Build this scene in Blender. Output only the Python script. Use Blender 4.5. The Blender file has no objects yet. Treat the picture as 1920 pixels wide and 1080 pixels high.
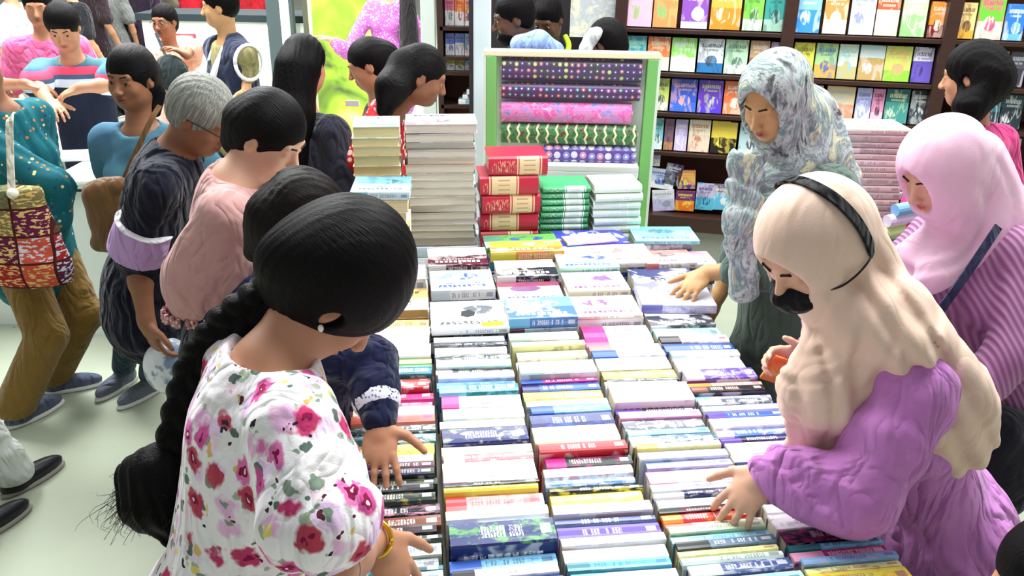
import bpy, math, random
import numpy as np
from math import radians as R, sin, cos, pi
scene = bpy.context.scene
COL = scene.collection
V = lambda *a: np.array(a, dtype=float)
def nrm(v):
    v = np.asarray(v, float); return v / (np.linalg.norm(v) + 1e-12)

# ------------------------------------------------------------------ camera
CAM_H, PITCH, ROLL, FPX = 2.05, R(23.5), R(1.0), 1550.0
cam_pos = V(0, 0, CAM_H)
c_f = V(0, cos(PITCH), -sin(PITCH)); U0 = V(0, sin(PITCH), cos(PITCH)); X0 = V(1, 0, 0)
c_r = cos(ROLL)*X0 + sin(ROLL)*U0; c_u = -sin(ROLL)*X0 + cos(ROLL)*U0
cd = bpy.data.cameras.new('camera'); co = bpy.data.objects.new('camera', cd); COL.objects.link(co)
cd.sensor_width = 36; cd.lens = FPX/1920*36; cd.clip_end = 200
import mathutils
M = mathutils.Matrix(((c_r[0], c_u[0], -c_f[0], 0), (c_r[1], c_u[1], -c_f[1], 0), (c_r[2], c_u[2], -c_f[2], CAM_H), (0, 0, 0, 1)))
co.matrix_world = M
scene.camera = co

# ------------------------------------------------------------------ world, lights, exposure
w = bpy.data.worlds.new('world'); scene.world = w; w.use_nodes = True
w.node_tree.nodes['Background'].inputs[0].default_value = (0.93, 0.97, 1.0, 1)
w.node_tree.nodes['Background'].inputs[1].default_value = 0.34
def area(name, loc, size, sy, energy, color=(1, 1, 1)):
    l = bpy.data.lights.new(name, 'AREA'); l.shape = 'RECTANGLE'; l.size = size; l.size_y = sy; l.energy = energy; l.color = color
    o = bpy.data.objects.new(name, l); o.location = loc; COL.objects.link(o); return o
area('ceiling_light', (0.6, 2.8, 4.2), 1.6, 2.6, 170, (0.97, 1, 1))
area('ceiling_light', (-3.0, 5.4, 4.4), 2.6, 2.6, 560, (0.97, 1.0, 1.0))
area('ceiling_light', (2.8, 3.6, 4.2), 2.0, 2.0, 120, (0.98, 1, 1))
area('ceiling_light', (-1.5, 11, 5.0), 9.0, 7.0, 1300, (1, 1, 1))
vs = scene.view_settings
vs.view_transform = 'Standard'; vs.look = 'None'; vs.gamma = 1.0; vs.exposure = 0.22; vs.use_curve_mapping = False
scene.cycles.max_bounces = 6; scene.cycles.transparent_max_bounces = 8

# ------------------------------------------------------------------ helpers
def ray(px, py): return c_f + c_r*((px-960)/FPX) + c_u*((540-py)/FPX)
def at(px, py, Y):
    d = ray(px, py); return cam_pos + d*(Y/d[1])
def onz(px, py, z):
    d = ray(px, py); return cam_pos + d*((z-CAM_H)/d[2])
def proj(p):
    q = np.asarray(p, float)-cam_pos; z = q@c_f; return (960+FPX*(q@c_r)/z, 540-FPX*(q@c_u)/z)
def lin(c):
    out = []
    for v in c[:3]:
        v = v/255.0; out.append(v/12.92 if v <= .04045 else ((v+.055)/1.055)**2.4)
    return tuple(out)
def tag(o, label=None, cat=None, group=None, kind=None):
    if label: o['label'] = label
    if cat: o['category'] = cat
    if group: o['group'] = group
    if kind: o['kind'] = kind
    return o
def empty(name, loc, label, cat, group=None, rz=0):
    o = bpy.data.objects.new(name, None); COL.objects.link(o); o.location = [float(v) for v in loc]; o.rotation_euler[2] = rz
    o.empty_display_size = .05
    return tag(o, label, cat, group)
def mkobj(name, verts, faces, mat=None, parent=None, smooth=False, world=True):
    me = bpy.data.meshes.new(name); me.from_pydata([tuple(map(float, v)) for v in verts], [], [tuple(map(int, f)) for f in faces]); me.update()
    if smooth: me.polygons.foreach_set('use_smooth', [True]*len(me.polygons))
    if mat: me.materials.append(mat)
    o = bpy.data.objects.new(name, me); COL.objects.link(o)
    if parent is not None:
        o.parent = parent
        if world: o.matrix_parent_inverse = pmat(parent).inverted()
    return o
def pmat(o):
    m = mathutils.Matrix.Translation(o.location) @ o.rotation_euler.to_matrix().to_4x4() @ mathutils.Matrix.Diagonal((*o.scale, 1))
    if o.parent: m = pmat(o.parent) @ o.matrix_parent_inverse @ m
    return m
class MB:
    def __init__(s): s.v = []; s.f = []; s.m = []
    def add(s, vs, fs, mi=0):
        n = len(s.v); s.v += [tuple(map(float, v)) for v in vs]; s.f += [tuple(n+i for i in f) for f in fs]; s.m += [mi]*len(fs); return s
    def box(s, lo, hi, M=None, mi=0):
        x0, y0, z0 = lo; x1, y1, z1 = hi
        vs = [V(x, y, z) for z in (z0, z1) for y in (y0, y1) for x in (x0, x1)]
        if M is not None: vs = [M(v) for v in vs]
        return s.add(vs, [(0, 2, 3, 1), (4, 5, 7, 6), (0, 1, 5, 4), (2, 6, 7, 3), (0, 4, 6, 2), (1, 3, 7, 5)], mi)
    def tube(s, pts, r, n=8, mi=0, flat=None):
        pts = [V(*p) for p in pts]; rs = r if isinstance(r, (list, tuple)) else [r]*len(pts)
        rings = []; up = None
        for i, p in enumerate(pts):
            t = nrm(pts[min(i+1, len(pts)-1)]-pts[max(i-1, 0)])
            if up is None: up = V(0, 0, 1) if abs(t[2]) < .9 else V(1, 0, 0)
            a = nrm(np.cross(t, up)); b = nrm(np.cross(a, t)); up = b
            fx = flat or 1
            rings.append([p + a*cos(2*pi*k/n)*rs[i] + b*sin(2*pi*k/n)*rs[i]*fx for k in range(n)])
        vs = [v for r_ in rings for v in r_]; fs = []
        for i in range(len(pts)-1):
            for k in range(n):
                fs.append((i*n+k, i*n+(k+1) % n, (i+1)*n+(k+1) % n, (i+1)*n+k))
        fs.append(tuple(range(n-1, -1, -1))); fs.append(tuple((len(pts)-1)*n+k for k in range(n)))
        return s.add(vs, fs, mi)
    def build(s, name, mat, parent=None, smooth=False, bevel=0, world=True):
        o = mkobj(name, s.v, s.f, None, parent, smooth, world)
        for m in (mat if isinstance(mat, (list, tuple)) else [mat]): o.data.materials.append(m)
        if max(s.m, default=0): o.data.polygons.foreach_set('material_index', s.m)
        if bevel:
            b = o.modifiers.new('bevel', 'BEVEL'); b.width = bevel; b.segments = 2; b.limit_method = 'ANGLE'
        return o
def frame(origin, x, y, z):
    origin = np.asarray(origin, float)
    return lambda p: origin + x*p[0] + y*p[1] + z*p[2]

# ------------------------------------------------------------------ node material helper
class NM:
    def __init__(s, name, rough=.7, spec=.3):
        s.m = bpy.data.materials.new(name); s.m.use_nodes = True; s.t = s.m.node_tree; s.n = s.t.nodes
        s.b = s.n['Principled BSDF']; s.b.inputs['Roughness'].default_value = rough; s.b.inputs['Specular IOR Level'].default_value = spec
    def node(s, ty, **k):
        n = s.n.new(ty)
        for a, v in k.items(): setattr(n, a, v)
        return n
    def link(s, a, b): s.t.links.new(a, b)
    def put(s, sock, v):
        if hasattr(v, 'is_output'): s.link(v, sock)
        elif v is not None:
            if sock.type == 'RGBA' and len(v) == 3: v = (*v, 1)
            sock.default_value = v
    def math(s, op, a, b=None, c=None, clamp=False):
        n = s.node('ShaderNodeMath', operation=op); n.use_clamp = clamp
        s.put(n.inputs[0], a)
        if b is not None: s.put(n.inputs[1], b)
        if c is not None: s.put(n.inputs[2], c)
        return n.outputs[0]
    def mix(s, f, a, b, mode='MIX'):
        n = s.node('ShaderNodeMix', data_type='RGBA', blend_type=mode); s.put(n.inputs[0], f); s.put(n.inputs[6], a); s.put(n.inputs[7], b); return n.outputs[2]
    def coord(s, kind='Object'): return s.node('ShaderNodeTexCoord').outputs[kind]
    def mapping(s, v, scale=(1, 1, 1), loc=(0, 0, 0), rot=(0, 0, 0)):
        n = s.node('ShaderNodeMapping'); s.link(v, n.inputs[0]); n.inputs[1].default_value = loc; n.inputs[2].default_value = rot; n.inputs[3].default_value = scale; return n.outputs[0]
    def noise(s, v, scale, detail=2, rough=.5, dist=0, out=0):
        n = s.node('ShaderNodeTexNoise'); s.link(v, n.inputs['Vector']); n.inputs['Scale'].default_value = scale; n.inputs['Detail'].default_value = detail; n.inputs['Roughness'].default_value = rough; n.inputs['Distortion'].default_value = dist; return n.outputs[out]
    def voro(s, v, scale, feature='F1', rnd=1):
        n = s.node('ShaderNodeTexVoronoi', feature=feature); s.link(v, n.inputs['Vector']); n.inputs['Scale'].default_value = scale; n.inputs['Randomness'].default_value = rnd; return n
    def ramp(s, v, stops, interp='LINEAR'):
        n = s.node('ShaderNodeValToRGB'); s.link(v, n.inputs[0]); e = n.color_ramp; e.interpolation = interp
        while len(e.elements) < len(stops): e.elements.new(.5)
        for el, (p, c) in zip(e.elements, stops): el.position = p; el.color = (*c[:3], 1) if len(c) < 4 else c
        return n.outputs[0]
    def bump(s, h, strength=.3, dist=.01):
        n = s.node('ShaderNodeBump'); s.put(n.inputs['Height'], h); n.inputs['Strength'].default_value = strength; n.inputs['Distance'].default_value = dist; s.link(n.outputs[0], s.b.inputs['Normal'])
    def sep(s, v): n = s.node('ShaderNodeSeparateXYZ'); s.link(v, n.inputs[0]); return n.outputs
    def comb(s, x, y, z):
        n = s.node('ShaderNodeCombineXYZ'); s.put(n.inputs[0], x); s.put(n.inputs[1], y); s.put(n.inputs[2], z); return n.outputs[0]
    def color(s, v): s.put(s.b.inputs['Base Color'], v); return s.m
    def attr(s, name, kind='OBJECT', out='Color'): n = s.node('ShaderNodeAttribute', attribute_type=kind); n.attribute_name = name; return n.outputs[out]
    def crease(s, st=.85, wv=350, k=1.0):
        c = s.coord(); a = s.noise(s.mapping(c, (1, 1, .38)), 8.5*k, 2, .45, 1.5); b = s.noise(s.mapping(c, (1, 1, .5), (5, 2, 1), (.4, .5, 0)), 14*k, 1, .4, 1.0)
        r = s.math('ADD', s.math('ABSOLUTE', s.math('SUBTRACT', a, .5)), s.math('MULTIPLY', s.math('ABSOLUTE', s.math('SUBTRACT', b, .5)), .5))
        s.bump(s.math('ADD', s.math('MULTIPLY', r, 2.4), s.math('MULTIPLY', s.noise(c, wv, 1), .03)), st, .028)
    def sm(s, v, a, b):  # smoothstep-like
        n = s.node('ShaderNodeMapRange'); s.put(n.inputs[0], v); n.inputs[1].default_value = a; n.inputs[2].default_value = b; return n.outputs[0]
_plain = {}
def plain(name, c, rough=.7, spec=.3, metal=0):
    k = (name, tuple(c), rough)
    if k not in _plain:
        n = NM(name, rough, spec); n.color(lin(c)); n.b.inputs['Metallic'].default_value = metal
        co_ = n.coord(); nz = n.noise(co_, 30, 3); n.bump(nz, .08, .004); _plain[k] = n.m
    return _plain[k]
def cloth(name, c, rough=.9, weave=350, c2=None, k_=1.0, st=.85):
    k = (name, tuple(c), 'cloth')
    if k not in _plain:
        n = NM(name, rough, .15); co_ = n.coord()
        a = lin(c); b = lin(c2) if c2 else tuple(v*.86 for v in a)
        n.color(n.mix(n.noise(co_, 12, 3, .6), a, b))
        n.crease(st, k=k_)
        n.b.inputs['Sheen Weight'].default_value = .15
        _plain[k] = n.m
    return _plain[k]

# ------------------------------------------------------------------ signed-distance modelling
def smin(a, b, k):
    h = np.clip(.5+.5*(b-a)/k, 0, 1); return b*(1-h)+a*h - k*h*(1-h)
class S:
    """a solid made of blended tapered limbs and ellipsoids"""
    def __init__(s): s.ops = []; s.lo = V(9e9, 9e9, 9e9); s.hi = -s.lo
    def _b(s, p, r): s.lo = np.minimum(s.lo, p-r); s.hi = np.maximum(s.hi, p+r)
    def cap(s, a, b, ra, rb=None, k=.03, flat=None, cut=False):
        """tapered capsule; flat=(dir, factor) squashes it along dir"""
        a = V(*a); b = V(*b); rb = ra if rb is None else rb
        if not cut: s._b(a, ra*1.3); s._b(b, rb*1.3)
        ba = b-a; L = ba@ba+1e-12
        def f(P):
            pa = P-a; h = np.clip((pa@ba)/L, 0, 1); q = pa - h[:, None]*ba
            if flat is not None:
                fd, ff = flat; q = q + np.outer(q@fd, fd)*(ff-1)
            return np.sqrt((q*q).sum(1)) - (ra+(rb-ra)*h)
        s.ops.append((f, k, cut)); return s
    def ell(s, c, r, Rm=None, k=.03, cut=False):
        c = V(*c); r = V(*r); Rm = np.eye(3) if Rm is None else Rm
        if not cut: s._b(c, max(r))
        def f(P):
            q = (P-c)@Rm; k0 = np.sqrt(((q/r)**2).sum(1)); k1 = np.sqrt(((q/(r*r))**2).sum(1))+1e-9
            return k0*(k0-1)/k1
        s.ops.append((f, k, cut)); return s
    def disp(s, f): s.ops.append((f, 0, 'disp')); return s
    def plane(s, p, n, k=.01):
        """remove everything on the side n points to"""
        p = V(*p); n = nrm(n); s.ops.append((lambda P: -((P-p)@n), k, True)); return s
    def __call__(s, P):
        d = None
        for f, k, cut in s.ops:
            if cut == 'disp': d = d + f(P); continue
            e = f(P)
            if d is None: d = e
            elif cut: d = -smin(-d, e, k)
            else: d = smin(d, e, k)
        return d
def surface(f, lo, hi, h):
    lo = np.asarray(lo, float); n = np.maximum(np.ceil((np.asarray(hi)-lo)/h/4).astype(int), 2)
    ax = [lo[i]+np.arange(n[i])*4*h+1.5*h for i in range(3)]
    G = np.stack(np.meshgrid(*ax, indexing='ij'), -1).reshape(-1, 3)
    cd_ = f(G).reshape(n); mask = np.abs(cd_) < 4*h*1.25+.006
    dd = np.repeat(np.repeat(np.repeat(cd_, 4, 0), 4, 1), 4, 2); mm = np.repeat(np.repeat(np.repeat(mask, 4, 0), 4, 1), 4, 2)
    idx = np.argwhere(mm)
    if len(idx) == 0: return np.zeros((0, 3)), np.zeros((0, 4), int)
    dd = dd.copy(); dd[mm] = f(lo+idx*h)
    ins = dd < 0
    N = dd.shape; acc = np.zeros((N[0]-1, N[1]-1, N[2]-1, 3)); cnt = np.zeros((N[0]-1, N[1]-1, N[2]-1))
    sl = lambda o: tuple(slice(o[i], N[i]-1+o[i]) for i in range(3))
    for axn in range(3):
        for a in (0, 1):
            for b in (0, 1):
                o0 = [0, 0, 0]; oth = [i for i in range(3) if i != axn]; o0[oth[0]] = a; o0[oth[1]] = b
                o1 = list(o0); o1[axn] = 1
                v0 = dd[sl(o0)]; v1 = dd[sl(o1)]; x = (v0 < 0) != (v1 < 0)
                t = np.where(x, v0/np.where(x, v0-v1, 1), 0)
                for i in range(3):
                    acc[..., i] += np.where(x, (t if i == axn else o0[i]), 0)
                cnt += x
    act = cnt > 0; ids = -np.ones(act.shape, int); ids[act] = np.arange(act.sum())
    cell = np.argwhere(act); vs = lo + (cell + acc[act]/cnt[act][:, None])*h
    faces = []
    for axn in range(3):
        u_, v_ = [(1, 2), (2, 0), (0, 1)][axn]
        o1 = [0, 0, 0]; o1[axn] = 1
        A = ins[tuple(slice(0, N[i]-o1[i]) for i in range(3))]; B = ins[tuple(slice(o1[i], N[i]) for i in range(3))]
        e = np.argwhere(A != B)
        e = e[(e[:, u_] > 0) & (e[:, v_] > 0) & (e[:, u_] < N[u_]-1) & (e[:, v_] < N[v_]-1)]
        if len(e) == 0: continue
        fl = A[tuple(e.T)]
        def cid(du, dv): c = e.copy(); c[:, u_] -= du; c[:, v_] -= dv; return ids[tuple(c.T)]
        q = np.stack([cid(1, 1), cid(0, 1), cid(0, 0), cid(1, 0)], 1)
        q[~fl] = q[~fl][:, ::-1]
        faces.append(q)
    faces = np.concatenate(faces) if faces else np.zeros((0, 4), int)
    faces = faces[(faces >= 0).all(1)]
    return vs, faces
def fastmesh(name, vs, fs, mats, parent=None, attrs=None, world=True):
    me = bpy.data.meshes.new(name); me.vertices.add(len(vs)); me.vertices.foreach_set('co', np.asarray(vs, np.float32).ravel())
    me.loops.add(len(fs)*4); me.loops.foreach_set('vertex_index', np.asarray(fs, np.int32).ravel())
    me.polygons.add(len(fs)); me.polygons.foreach_set('loop_start', np.arange(len(fs), dtype=np.int32)*4)
    me.polygons.foreach_set('use_smooth', np.ones(len(fs), bool)); me.update(calc_edges=True); me.validate()
    for m in mats: me.materials.append(m)
    for an, av in (attrs or {}).items():
        if av.ndim == 1: a = me.attributes.new(an, 'FLOAT', 'POINT'); a.data.foreach_set('value', av.astype(np.float32))
        else: a = me.attributes.new(an, 'FLOAT_VECTOR', 'POINT'); a.data.foreach_set('vector', av.astype(np.float32).ravel())
    o = bpy.data.objects.new(name, me); COL.objects.link(o)
    if parent is not None: o.parent = parent; o.matrix_parent_inverse = pmat(parent).inverted()
    return o
def sdf_obj(name, sd, h, mat, parent=None, attrf=None, fine=(), clip=None):
    """fine = list of (lo, hi, step) boxes that get a finer surface"""
    lo = sd.lo-3*h; hi = sd.hi+3*h
    vs, fs = surface(sd, lo, hi, h)
    if fine and len(fs):
        for bl, bh, st in fine:
            cen = vs[fs].mean(1); ins_ = ((cen > bl+h*1.2) & (cen < bh-h*1.2)).all(1); fs = fs[~ins_]
    VS = [vs]; FS = [fs]; n = len(vs)
    for bl, bh, st in fine:
        v2, f2 = surface(sd, bl, bh, st); VS.append(v2); FS.append(f2+n); n += len(v2)
    vs = np.concatenate(VS); fs = np.concatenate(FS)
    used = np.unique(fs); mp = -np.ones(len(vs), int); mp[used] = np.arange(len(used)); vs = vs[used]; fs = mp[fs]
    attrs = attrf(vs) if attrf else None
    return fastmesh(name, vs, fs, [mat], parent, attrs)
def folds(direction, freq, amp, seed=0, warp=.5, mask=None, sharp=1.0):
    """drapery ridges: waves along `direction`, wandering from place to place"""
    rng = np.random.RandomState(seed); d = nrm(direction); ph = rng.rand(8)*6.28; w_ = rng.randn(4, 3)
    w_ /= np.linalg.norm(w_, axis=1)[:, None]
    def f(P):
        wv = sum(np.sin(P@w_[i]*(9+5*i)+ph[i])*(1/(1+i)) for i in range(3))
        x = P@d*freq*2*pi + wv*warp*2.2+ph[5]
        a = 1.9*np.sqrt(np.sin(x*.5)**2+.02)-1.1+.45*np.sin(1.7*x+ph[6]+wv*1.3)
        m = .55+.45*np.sin(P@w_[3]*11+ph[7])
        r = -amp*a*m*.9
        return r if mask is None else r*mask(P)
    return f
def pleats(direction, wl, amp, seed=0, mask=None):
    rng = np.random.RandomState(seed); d = nrm(direction); ph = rng.rand(4)*6.28
    def f(P):
        x = P@d*2*pi/wl+1.1*np.sin(P[:, 2]*8+ph[0])+.6*np.sin(P[:, 1]*9+ph[1])
        v = -amp*(1.9*np.sqrt(np.sin(x*.5)**2+.02)-.7+.3*np.sin(x*.43+ph[2])+.2*np.sin(x*1.37+ph[3]))
        return v if mask is None else v*mask(P)
    return f
def rings(center, wl, amp, seed=0, warp=.5, mask=None):
    rng = np.random.RandomState(seed); c = V(*center); ph = rng.rand(4)*6.28; w_ = rng.randn(3, 3)
    def f(P):
        q = P-c; r = np.sqrt((q*q).sum(1)); wv = np.sin(P@w_[0]*8+ph[0])+.6*np.sin(P@w_[1]*15+ph[1])
        a = 1.9*np.sqrt(np.sin(pi*r/wl+wv*warp)**2+.02)-1.1+.35*np.sin(2*pi*r/wl*1.9+wv*warp*3+ph[2])
        v = -amp*a*(.6+.4*np.sin(P@w_[2]*9+ph[3]))*.7
        return v if mask is None else v*mask(P)
    return f
# ------------------------------------------------------------------ setting
def floor_mat():
    n = NM('concrete_floor', .55, .35); c = n.coord()
    a = n.noise(c, .9, 4, .6, .4); b = n.noise(c, 6, 5, .7)
    base = n.mix(a, lin((160, 168, 146)), lin((190, 198, 176)))
    base = n.mix(n.sm(b, .62, .72), base, lin((168, 172, 160)))
    sp = n.noise(c, 13, 2, .5); base = n.mix(n.math('MULTIPLY', n.sm(sp, .74, .78), .7), base, lin((90, 92, 92)))
    n.bump(b, .1, .01); return n.color(base)
mb = MB(); mb.box((-24, -4, -.2), (16, 34, 0)); tag(mb.build('floor', floor_mat()), kind='structure')
mb = MB(); mb.box((-24, 30, 0), (16, 30.2, 6)); tag(mb.build('wall_back', plain('hall_wall', (226, 226, 222))), kind='structure')
mb = MB(); mb.box((5.2, -2, 0), (5.4, 12, 4.6)); tag(mb.build('wall_right', plain('hall_wall', (226, 226, 222))), kind='structure')

TY = R(7.1); tu = V(-sin(TY), cos(TY), 0); tv = V(cos(TY), sin(TY), 0)
def T(s, v, z): return tu*s + tv*v + V(0, 0, z)
TABLE_Z = .78; TOPZ = .93
# the long book table: cloth-covered top on legs
tbl = empty('book_table', T(2.0, .4, 0), 'long trestle table under a dark green cloth carrying all the rows of paperbacks', 'table')
def tbox(lo, hi, name, mat, parent, bevel=0):
    mb = MB(); mb.box(lo, hi, lambda p: T(p[1], p[0], p[2])); return mb.build(name, mat, parent, bevel=bevel)
tbox((-.24, .55, .74), (1.02, 3.58, TABLE_Z), 'tabletop', plain('table_laminate', (214, 212, 204)), tbl, .004)
for lv in (-.18, .9):
    for ls in (.62, 2.1, 3.46): tbox((lv, ls, 0), (lv+.05, ls+.05, .74), 'leg', plain('table_leg', (90, 92, 96)), tbl)
def skirt():
    n = 150; vs = []; fs = []
    path = [(-.245, .54), (1.025, .54), (1.025, 3.59), (-.245, 3.59), (-.245, .54)]; pts = []
    for i in range(4):
        a = V(*path[i]); b = V(*path[i+1]); m = int(np.linalg.norm(b-a)/.02); nn = nrm(V((b-a)[1], -(b-a)[0]))
        for k in range(m): pts.append((a+(b-a)*k/m, nn))
    for j, z in enumerate((.742, .6, .35, .08)):
        for i, (p, nn) in enumerate(pts):
            q = p + nn*(.004+.022*(j/3)*(1+sin(i*1.1))*.5); vs.append(T(q[1], q[0], z))
    m = len(pts)
    for j in range(3):
        for i in range(m): fs.append((j*m+i, j*m+(i+1) % m, (j+1)*m+(i+1) % m, (j+1)*m+i))
    return mkobj('table_skirt', vs, fs, cloth('dark_green_cloth', (40, 62, 56)), tbl, True)
skirt()

# ------------------------------------------------------------------ books
def cover_mat(kind):
    n = NM('book_cover_'+kind, .32, .45); p = n.coord(); s = n.sep(p); x, y, z = s
    c1 = n.attr('c1'); c2 = n.attr('c2'); c3 = n.attr('c3'); sd = n.attr('seed', out='Fac')
    rnd = n.comb(n.math('MULTIPLY', sd, 37.1), n.math('MULTIPLY', sd, 11.7), 0)
    def shifted(sc):
        v = n.mapping(p, sc); a = n.node('ShaderNodeVectorMath', operation='ADD'); n.link(v, a.inputs[0]); n.link(rnd, a.inputs[1]); return a.outputs[0]
    nz = n.noise(shifted((7, 3, 3)), 1, 3, .6, .4); nz2 = n.noise(shifted((3, 2, 2)), 1.0, 2, .5, .8)
    def lettering(u, v, vh, cells, thr=.42, seedk=1.0):
        """title strokes: rows of small uneven upright marks"""
        uu = n.math('MULTIPLY', u, cells); fl = n.math('FLOOR', uu); fr = n.math('FRACT', uu)
        wn = n.node('ShaderNodeTexWhiteNoise', noise_dimensions='2D'); n.link(n.comb(fl, n.math('MULTIPLY', sd, 91.3*seedk), 0), wn.inputs['Vector'])
        on = n.math('GREATER_THAN', wn.outputs[0], thr-.2)
        wd = n.math('LESS_THAN', fr, .72)
        st = n.noise(n.comb(n.math('MULTIPLY', uu, 1.7), n.math('MULTIPLY', v, 4.0/max(vh, .02)*.5), sd), 1.3, 0)
        ink = n.math('GREATER_THAN', st, .40)
        band = n.math('LESS_THAN', n.math('ABSOLUTE', v), vh)
        return n.math('MULTIPLY', n.math('MULTIPLY', on, wd), n.math('MULTIPLY', ink, band))
    # spine look
    soft = n.math('MULTIPLY', n.sm(nz, .5, .62), .55)
    spine = n.mix(soft, c1, c2)
    e1 = n.math('ADD', -.30, n.math('MULTIPLY', sd, .15)); blk = n.math('LESS_THAN', x, e1)
    spine = n.mix(n.math('MULTIPLY', blk, n.math('GREATER_THAN', n.math('FRACT', n.math('MULTIPLY', sd, 7.3)), .45)), spine, c2)
    inr = n.math('MULTIPLY', n.math('GREATER_THAN', x, n.math('ADD', e1, .04)), n.math('LESS_THAN', x, n.math('ADD', .12, n.math('MULTIPLY', sd, .25))))
    t1 = n.math('MULTIPLY', lettering(x, y, .24, 34), inr)
    inr2 = n.math('MULTIPLY', n.math('GREATER_THAN', x, .36), n.math('LESS_THAN', x, .46))
    t2 = n.math('MULTIPLY', n.math('LESS_THAN', n.math('ABSOLUTE', y), .2), inr2)
    spine = n.mix(n.math('MAXIMUM', n.math('MULTIPLY', t1, .6), n.math('MULTIPLY', t2, .55)), spine, c3)
    # front cover: z up the page, x across
    split = n.math('GREATER_THAN', z, n.math('SUBTRACT', n.math('MULTIPLY', sd, .5), .35))
    fr = n.mix(split, c2, c1)
    fr = n.mix(n.math('MULTIPLY', n.sm(nz2, .52, .6), .45), fr, c3)
    dx = n.math('DIVIDE', n.math('SUBTRACT', x, n.math('SUBTRACT', n.math('MULTIPLY', sd, .3), .12)), .24)
    dz = n.math('DIVIDE', n.math('ADD', z, .16), .17)
    blob = n.math('LESS_THAN', n.math('ADD', n.math('MULTIPLY', dx, dx), n.math('MULTIPLY', dz, dz)), n.math('ADD', .55, n.math('MULTIPLY', nz, .9)))
    fr = n.mix(n.math('MULTIPLY', blob, .9), fr, n.mix(n.sm(nz, .45, .55), c3, c2))
    tl = n.math('MULTIPLY', lettering(x, n.math('SUBTRACT', z, .30), .055, 13, .2), n.math('LESS_THAN', n.math('ABSOLUTE', x), .38))
    tl2 = n.math('MULTIPLY', lettering(x, n.math('SUBTRACT', z, .17), .03, 20, .3, 2.3), n.math('LESS_THAN', n.math('ABSOLUTE', x), .28))
    fr = n.mix(n.math('MAXIMUM', tl, n.math('MULTIPLY', tl2, .8)), fr, n.mix(split, c3, c3))
    nrm_ = n.sep(n.coord('Normal')); face = n.math('GREATER_THAN', n.math('ABSOLUTE', nrm_[1]), .6)
    n.b.inputs['Coat Weight'].default_value = .25; n.b.inputs['Coat Roughness'].default_value = .15
    return n.color(n.mix(face, spine, fr))
COVER = cover_mat('printed')
def page_mat():
    n = NM('page_edges', .9, .1); p = n.coord(); s = n.sep(p)
    l = n.noise(n.comb(n.math('MULTIPLY', s[0], 1.5), n.math('MULTIPLY', s[1], 38), n.math('MULTIPLY', s[2], 1.5)), 1, 3, .7)
    c1 = n.attr('pc'); n.bump(l, .4, .002)
    return n.color(n.mix(l, n.mix(.55, c1, (.2, .18, .14)), c1))
PAGES = page_mat()
def proto_mesh(kind):
    # unit book: x = along the spine, y = thickness, z = width with the spine on top (+z)
    mb = MB(); b = .045 if kind == 'soft' else .06
    yb = .5; t = .035 if kind == 'soft' else .07
    prof = []
    if kind == 'soft':
        outer = [(-.5, -.5), (-.5, .47), (-.46, .497), (-.2, .503), (.2, .503), (.46, .497), (.5, .47), (.5, -.5)]
        inner = [(.5-t, -.5), (.5-t, .455), (-.5+t, .455), (-.5+t, -.5)]
    else:
        outer = [(-.5, -.5), (-.5, .42), (-.44, .45), (-.40, .475), (-.2, .5), (0, .507), (.2, .5), (.40, .475), (.44, .45), (.5, .42), (.5, -.5)]
        inner = [(.5-t, -.5), (.5-t, .43), (-.5+t, .43), (-.5+t, -.5)]
    ring = outer+inner; n = len(ring)
    vs = [(-.5, a, c) for a, c in ring]+[(.5, a, c) for a, c in ring]
    fs = [(i, (i+1) % n, n+(i+1) % n, n+i) for i in range(n)]
    fs = [tuple(reversed(f)) for f in fs]
    me = bpy.data.meshes.new('book_cover'); me.from_pydata(vs, [], [list(f) for f in fs]);
    import bmesh
    bm = bmesh.new(); bm.from_mesh(me); bm.verts.ensure_lookup_table()
    no = len(outer)
    def at_(s, i): return bm.verts[s*n+i]
    # end caps as strips between outer and inner walls
    for s in (0, 1):
        L = [at_(s, 0), at_(s, no-1)]
        i0, i1, i2, i3 = no, no+1, no+2, no+3   # inner: right-bottom, right-top, left-top, left-bottom
        def f(ids):
            try: bm.faces.new([at_(s, i) for i in ids])
            except ValueError: pass
        f([0, 1, i2, i3]); f([no-2, no-1, i0, i1]); f(list(range(1, no-1))+[i1, i2])
    bmesh.ops.recalc_face_normals(bm, faces=bm.faces); bm.to_mesh(me); bm.free()
    me.materials.append(COVER)
    pm = MB(); e = .485 if kind == 'soft' else .47
    pm.box((-e, -.5+t, -.485 if kind == 'soft' else -.455), (e, .5-t, .44))
    return me, pm
PROTO = {}
def book_proto(kind):
    me, pm = proto_mesh(kind); c = bpy.data.objects.new('book', me)
    p = pm.build('pages', PAGES, world=False); COL.objects.unlink(p)
    PROTO[kind] = (c, p)
book_proto('soft'); book_proto('hard')
ALLB = []
CN = [('white', (245, 245, 245)), ('cream', (245, 232, 200)), ('pale yellow', (245, 240, 160)), ('yellow', (240, 215, 60)), ('ochre', (205, 160, 60)), ('orange', (240, 130, 40)), ('red', (210, 40, 45)),
      ('maroon', (110, 25, 45)), ('salmon', (235, 130, 120)), ('pink', (245, 170, 200)), ('magenta', (205, 40, 130)), ('purple', (110, 60, 170)), ('lilac', (200, 190, 235)), ('navy', (30, 40, 100)), ('blue', (50, 90, 190)),
      ('sky blue', (120, 190, 235)), ('pale blue', (200, 225, 240)), ('mint green', (175, 230, 205)), ('teal', (40, 130, 140)), ('aqua', (140, 220, 220)), ('green', (60, 160, 80)), ('lime green', (160, 215, 80)), ('olive', (125, 120, 55)),
      ('dark green', (30, 60, 50)), ('black', (25, 25, 30)), ('dark grey', (75, 80, 90)), ('grey', (160, 165, 170)), ('brown', (110, 70, 45)), ('tan', (210, 175, 120))]
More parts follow.
